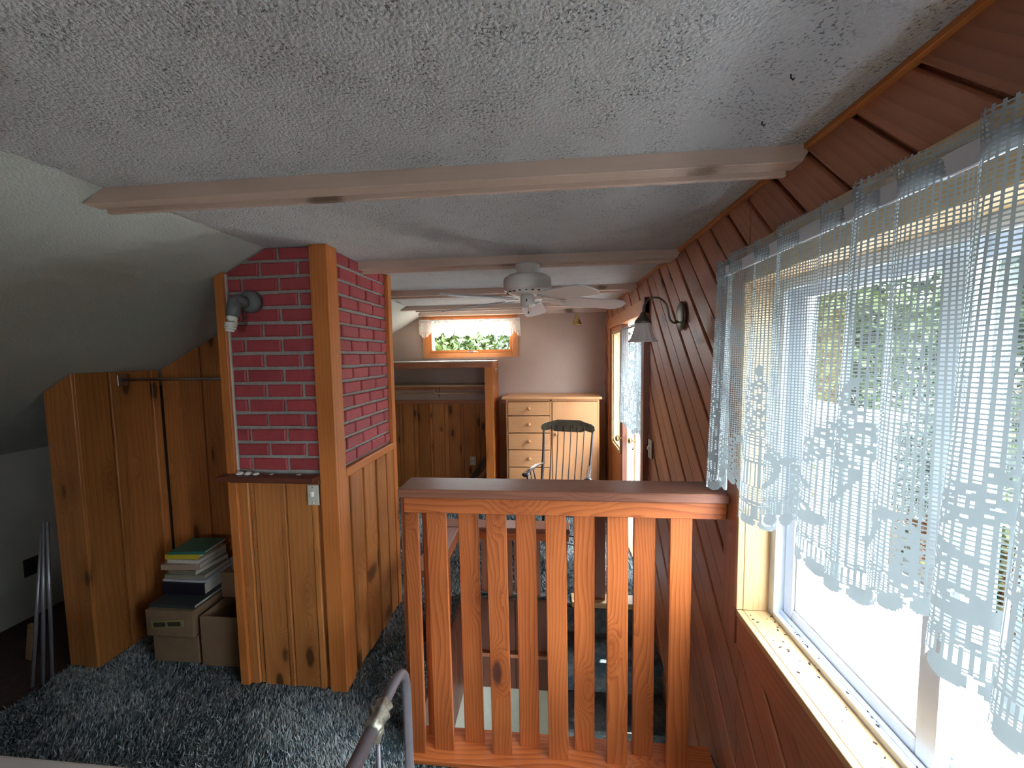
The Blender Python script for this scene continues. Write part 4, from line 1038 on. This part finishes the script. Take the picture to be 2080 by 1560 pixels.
# plastic bag lump on top
import mathutils
vs = []; fs = []; nu, nv_ = 28, 16
for j in range(nv_+1):
    th = math.pi*j/nv_*.5
    for i in range(nu):
        a = 2*math.pi*i/nu; r = math.cos(th)**.7; q = Vector((math.cos(a)*r, math.sin(a)*r, math.sin(th)))
        nn = mathutils.noise.noise(q*2.6)*.22+mathutils.noise.noise(q*7)*.10
        p_ = Vector((-1.665+.125*q.x*(1+nn), 1.99+.085*q.y*(1+nn), .401+.095*q.z*(1+nn))); p_.z = max(p_.z, .401); vs.append(p_)
for j in range(nv_):
    for i in range(nu): fs.append((j*nu+i, j*nu+(i+1) % nu, (j+1)*nu+(i+1) % nu, (j+1)*nu+i))
setp(mesh('plastic_bag', vs, fs, M_['bag'], None, smooth=True), 'crumpled translucent grey plastic bag on the small box', 'bag')
def book(x0, y0, z0, w_, d_, t, col, label, rz=0, pages=True, spine='front', cat='book'):
    """closed book lying flat, spine along x facing the camera"""
    cv = plain('cover', col, .45, var=.05, nscale=50)
    M = Matrix.Translation((x0+w_/2, y0+d_/2, z0)) @ Matrix.Rotation(rz, 4, 'Z')
    e = empty('book', (x0+w_/2, y0+d_/2, z0), label, 'book', 'books stacked in the alcove'); c = .0022
    def b_(n, lo, hi, m, ch=.0006):
        v, f = boxgeo(lo, hi, ch); o = mesh(n, v, f, m, e, M); fixn(o); return o
    b_('cover', (-w_/2, -d_/2, 0), (w_/2, d_/2, c), cv); b_('cover', (-w_/2, -d_/2, t-c), (w_/2, d_/2, t), cv)
    if spine == 'front': b_('spine', (-w_/2, -d_/2-.002, 0), (w_/2, -d_/2+.003, t), cv, .001)
    b_('page_block', (-w_/2+.004, -d_/2+.004, c), (w_/2-.004, d_/2-.004, t-c), M_['paper'])
    return e
zb = .286
for (x, y, w_, d_, t, col, lab, rz, sp) in [
    (-2.065, 1.755, .255, .24, .018, (.035, .045, .05), 'large dark grey flat book lying directly on the labelled box', 0, 'front'),
    (-2.075, 1.84, .24, .19, .062, (.012, .010, .018), 'thick black volume at the bottom of the book stack', .02, 'front'),
    (-2.085, 1.85, .255, .19, .010, (.50, .50, .62), 'thin pale blue and white booklet on the black volume', 0, 'open'),
    (-2.078, 1.86, .225, .18, .024, (.26, .25, .18), 'grey green book above the thin pale booklet', .05, 'front'),
    (-2.055, 1.86, .175, .20, .028, (.22, .20, .14), 'olive hardback with dark spine end in the middle of the stack', -.1, 'front'),
    (-2.092, 1.855, .21, .20, .030, (.42, .30, .22), 'tan paperback sticking out furthest left in the stack', .08, 'front'),
    (-2.068, 1.86, .19, .19, .024, (.48, .40, .38), 'cream book whose pages face out below the yellow one', .0, 'open'),
    (-2.075, 1.865, .185, .17, .026, (.62, .47, .03), 'bright yellow book second from the top', .07, 'front'),
    (-2.052, 1.865, .195, .16, .016, (.03, .17, .13), 'teal green book on top of the stack', .1, 'front')]:
    book(x, y, zb, w_, d_, t, col, lab, rz, spine=sp); zb += t+.0005

# left corner: metal strips and pale stick
for i, (x0, y0, x1, y1, z1) in enumerate(((-2.475, 1.62, -2.492, 1.675, .76), (-2.50, 1.60, -2.512, 1.675, .755), (-2.53, 1.58, -2.53, 1.675, .70))):
    lab = ['tallest bright metal track strip leaning at the knee wall corner', 'middle metal track strip leaning at the corner', 'shortest metal track strip leaning, lower end furthest left'][i]
    o = tube('metal_strip', [(x0, y0, -.03), (x1, y1, z1)], .0075, plain('galvanised', (.42, .42, .48), .35, .6), None, 4); setp(o, lab, 'metal strip', 'metal strips leaning in the corner')
o = mesh('wood_offcut', *boxgeo((-.018, -.008, 0), (.018, .008, .20), .001), M_['sill'], None, Matrix.Translation((-2.78, 1.74, -.03)) @ Matrix.Rotation(.18, 4, 'Y')); fixn(o)
setp(o, 'short pale wood offcut standing in the dark left recess', 'wood piece')

# ---------------------------------------------------------------- bed in the foreground
bd = empty('bed_frame', (-.346, .3, 0), 'grey iron bed footboard with curved top pipe and casting', 'bed')
xb = -.346
pts = [(xb, .85, 0.0), (xb, .85, .4), (xb, .85, .72)]
P1 = cr([(xb, .857, 0), (xb, .857, .35), (xb, .856, .70), (xb, .853, .775), (xb, .835, .815), (xb, .80, .833), (xb, .74, .836), (xb, .60, .836), (xb, .2, .836), (xb, -.3, .836)], 6)
tube('top_pipe', P1, .0105, M_['iron'], bd, 14)
tube('sleeve', [(xb, .672, .836), (xb, .05, .836)], .0135, M_['iron'], bd, 14)
lathe('casting', [(0, -.034), (.013, -.034), (.018, -.022), (.013, -.012), (.021, 0), (.014, .012), (.018, .022), (.012, .032), (0, .034)], (xb, .708, .836), M_['castiron'], bd, 20, (0, 1, 0), flute=lambda k, i: .16*math.cos(k*math.pi*.5), label='worn ornamental casting joint')
lathe('casting', [(0, 0), (.011, 0), (.013, .012), (.008, .022), (.006, .034), (0, .034)], (xb, .700, .822), M_['castiron'], bd, 14, (0, 0, -1))
tube('spindle', [(xb, .700, .80), (xb, .700, .20)], .0045, M_['iron'], bd, 8)
for y in (.45, .2): tube('spindle', [(xb, y, .83), (xb, y, .20)], .0045, M_['iron'], bd, 8)
tube('lower_rail', [(xb, .857, .22), (xb, -.3, .22)], .009, M_['iron'], bd, 10)
mt = empty('mattress', (-1.2, .2, .25), 'pale grey sheeted mattress edge at the bottom left corner', 'mattress')
v, f = boxgeo((-1.0, -.56, .0), (1.0, .56, .29), .018); o = mesh('mattress_body', v, f, M_['sheet'], mt, Matrix.Translation((-1.40, .252, .271)))
fixn(o)
tube('bed_rail', [(-.35, .76, .22), (-2.35, .76, .22)], .012, M_['iron'], bd, 8); tube('bed_rail', [(-.35, -.25, .22), (-2.35, -.25, .22)], .012, M_['iron'], bd, 8)
tube('leg', [(-2.34, .76, .0), (-2.34, .76, .9)], .012, M_['iron'], bd, 8); tube('leg', [(-2.34, -.25, .0), (-2.34, -.25, .9)], .012, M_['iron'], bd, 8); tube('leg', [(xb, -.3, .0), (xb, -.3, .83)], .012, M_['iron'], bd, 8)
for k in range(3): box('bed_slat', (-2.33+.8*k, -.24, .225), (-2.23+.8*k, .75, .245), M_['pinetrim'], bd, 'y')
box('box_spring', (-2.38, -.29, .2455), (-.42, .75, .27), M_['sheet'], bd, 'x')

# tiny hooks in the ceiling
for x, y, lab in ((.43, .78, 'tiny dark hook in the ceiling nearest the camera'), (.455, .925, 'tiny dark hook in the ceiling beside the right trim')):
    setp(tube('ceiling_hook', [(x, y, CZ+.002), (x, y, CZ-.006), (x+.004, y, CZ-.010), (x+.007, y+.002, CZ-.006)], .0014, M_['black'], None, 6), lab, 'hook')
# plaster crack at the column is left as fine relief

# ---------------------------------------------------------------- outdoors
dk_ = empty('deck', (2, 2, -.15), kind='structure')
for i in range(2):
    for j in range(4):
        x0 = XW+.16+i*.95; y0 = -2.2+j*1.75
        box('panel', (x0+.003, y0+.003, -.19), (x0+.947, y0+1.747, -.15), M_['deck'], dk_, 'y', .004)
setp(mesh('lawn', [(-40, -40, -2.7), (60, -40, -2.7), (60, 60, -2.7), (-40, 60, -2.7)], [(0, 1, 2, 3)], M_['grass']), kind='structure')
setp(box('wall_lower', (-3.3, -2.6, -2.7), (-.75, 4.6, -.2), M_['siding'], c=0), kind='structure')
def tree(x, y, zt, rad, n, mat, label, leaf=.09, zlo=-2.2, holes=.0):
    t = empty('tree', (x, y, -2.7), label, 'tree', 'trees beyond the deck')
    tube('trunk', [(x, y, -2.7), (x+.1, y+.05, (zt-2.7)/2), (x+.05, y, zt*.8)], [.16, .12, .05], M_['bark'], t, 8)
    c = np.array([x, y, (zlo+zt)/2]); ext = np.array([rad, rad, (zt-zlo)/2])
    k = 26; cen = rng.normal(0, 1, (k, 3)); cen /= np.linalg.norm(cen, axis=1)[:, None]; cen = c+cen*ext*rng.uniform(.35, .85, (k, 1))
    idx = rng.integers(0, k, n); p = cen[idx]+rng.normal(0, 1, (n, 3))*rad*.24
    a = rng.normal(0, 1, (n, 3)); a /= np.linalg.norm(a, axis=1)[:, None]; b = np.cross(a, rng.normal(0, 1, (n, 3))); b /= np.linalg.norm(b, axis=1)[:, None]
    s = leaf*rng.uniform(.6, 1.3, (n, 1))
    V = np.stack([p-a*s, p+b*s*.5, p+a*s, p-b*s*.5], 1).reshape(-1, 3)
    me = bpy.data.meshes.new('foliage'); me.vertices.add(n*4); me.vertices.foreach_set('co', V.astype(np.float32).reshape(-1))
    me.loops.add(n*4); me.loops.foreach_set('vertex_index', np.arange(n*4, dtype=np.int32)); me.polygons.add(n)
    me.polygons.foreach_set('loop_start', np.arange(0, n*4, 4, dtype=np.int32)); me.polygons.foreach_set('loop_total', np.full(n, 4, dtype=np.int32))
    me.materials.append(mat); me.update(); o = bpy.data.objects.new('foliage', me); put(o, t)
tree(6.6, 10.2, 4.6, 1.6, 11000, M_['leaf2'], 'yellow green tree seen left of the window mullion', .11)
tree(9.0, 5.2, 4.4, 2.0, 11000, M_['leaf'], 'mid green tree seen through the middle of the lace', .12)
tree(7.5, 1.6, 4.2, 1.7, 11000, M_['leaf3'], 'dark green tree at the right edge of the window', .12, -2)
tree(13.5, 13.0, 6.6, 2.4, 12000, M_['leaf'], 'tall green tree furthest behind the deck', .16)
tree(4.4, 13.0, 5.2, 1.9, 9000, M_['leaf'], 'green tree beyond the balcony door', .13)
tree(9.5, -2.8, 4.2, 2.0, 8000, M_['leaf2'], 'light green tree outside beyond the right frame edge', .13)
tree(-2.4, 11.0, 3.2, 1.5, 9000, M_['leaf2'], 'bright green tree seen through left of the far window', .10, 0)
tree(.6, 12.0, 3.6, 1.5, 9000, M_['leaf'], 'green tree seen through right of the far window', .10, 0)
tree(-1.4, 17.0, 5.2, 2.6, 9000, M_['leaf'], 'pale distant tree behind the far window trees', .13, -1)
for x, y, zt, r, mt_, lb in ((5.6, 4.2, .9, 1.2, 'leaf2', 'low bright shrub behind the deck, left of the mullion'), (5.2, 1.6, .6, 1.2, 'leaf', 'low green shrub behind the deck, right of the mullion'), (7.4, 7.0, 1.4, 1.3, 'leaf3', 'dark rounded shrub behind the low bright shrub'), (4.9, -.9, .7, 1.2, 'leaf2', 'low shrub outside at the right frame edge')):
    tree(x, y, zt, r, 9000, M_[mt_], lb, .07, -2.6)
for i, (x, y, zt, r) in enumerate(((19, 17, 8.5, 3.6), (19.5, 9.5, 8.0, 3.6), (17.5, 2.5, 7.5, 3.4), (12, 19.5, 8.0, 3.6), (17, -4.5, 7.5, 3.2))):
    tree(x, y, zt, r, 11000, M_[('leaf', 'leaf3', 'leaf2', 'leaf3', 'leaf')[i]], ('large tree in the back row, second from the left', 'large dark tree in the middle of the back row', 'large yellowish tree right of centre in the back row', 'large dark tree at the left end of the back row', 'large tree at the right end of the back row')[i], .24, -1.5)
setp(tube('utility_pole', [(-.62, 7.5, -2.7), (-.62, 7.5, 4.5)], .05, M_['bark'], None, 10), 'slim brown pole outside the small far window', 'pole')
shd = empty('garden_shed', (3.2, 5.6, -2.7), 'pale blue-green shed wall standing beyond the deck', 'shed')
for i in range(8): box('siding_board', (2.86, 5.3, -2.7+i*.42), (4.3, 5.34, -2.705+(i+1)*.42), M_['siding'], shd, 'x', .006)
box('corner_board', (2.80, 5.28, -2.7), (2.87, 5.36, .68), M_['vinyl'], shd, 'z'); box('side_wall', (2.82, 5.36, -2.7), (2.86, 7.4, .66), M_['siding'], shd, 'y')
box('side_wall', (4.26, 5.36, -2.7), (4.3, 7.4, .66), M_['siding'], shd, 'y'); box('roof_board', (2.74, 5.2, .66), (4.4, 7.5, .74), M_['vinyl'], shd, 'x')
# planter with flowers on the deck, wall of the neighbour wing
pl = empty('flower_pot', (2.35, 3.8, -.15), 'pale pot of pink and yellow flowers on the deck', 'flower pot')
lathe('pot', [(0, 0), (.10, 0), (.13, .22), (.14, .24), (.12, .24), (.10, .2), (0, .2)], (2.35, 3.8, -.15), M_['terracotta'], pl, 24)
gl = []; gp_ = []
for i in range(160):
    a = random.uniform(0, 6.28); r = abs(random.gauss(0, .10)); z = .10+random.uniform(0, .45)
    p = Vector((2.35+r*math.cos(a), 3.8+r*math.sin(a), z)); s = random.uniform(.012, .03); q = Vector((random.uniform(-1, 1), random.uniform(-1, 1), random.uniform(-1, 1))).normalized(); t_ = q.orthogonal().normalized()
    (gp_ if i % 3 == 0 else gl).append(([p-q*s*1.4, p+t_*s, p+q*s*1.4, p-t_*s], [(0, 1, 2, 3)]))
join('foliage', gl, M_['leaf2'], pl); join('flowers', gp_, M_['pink'], pl)
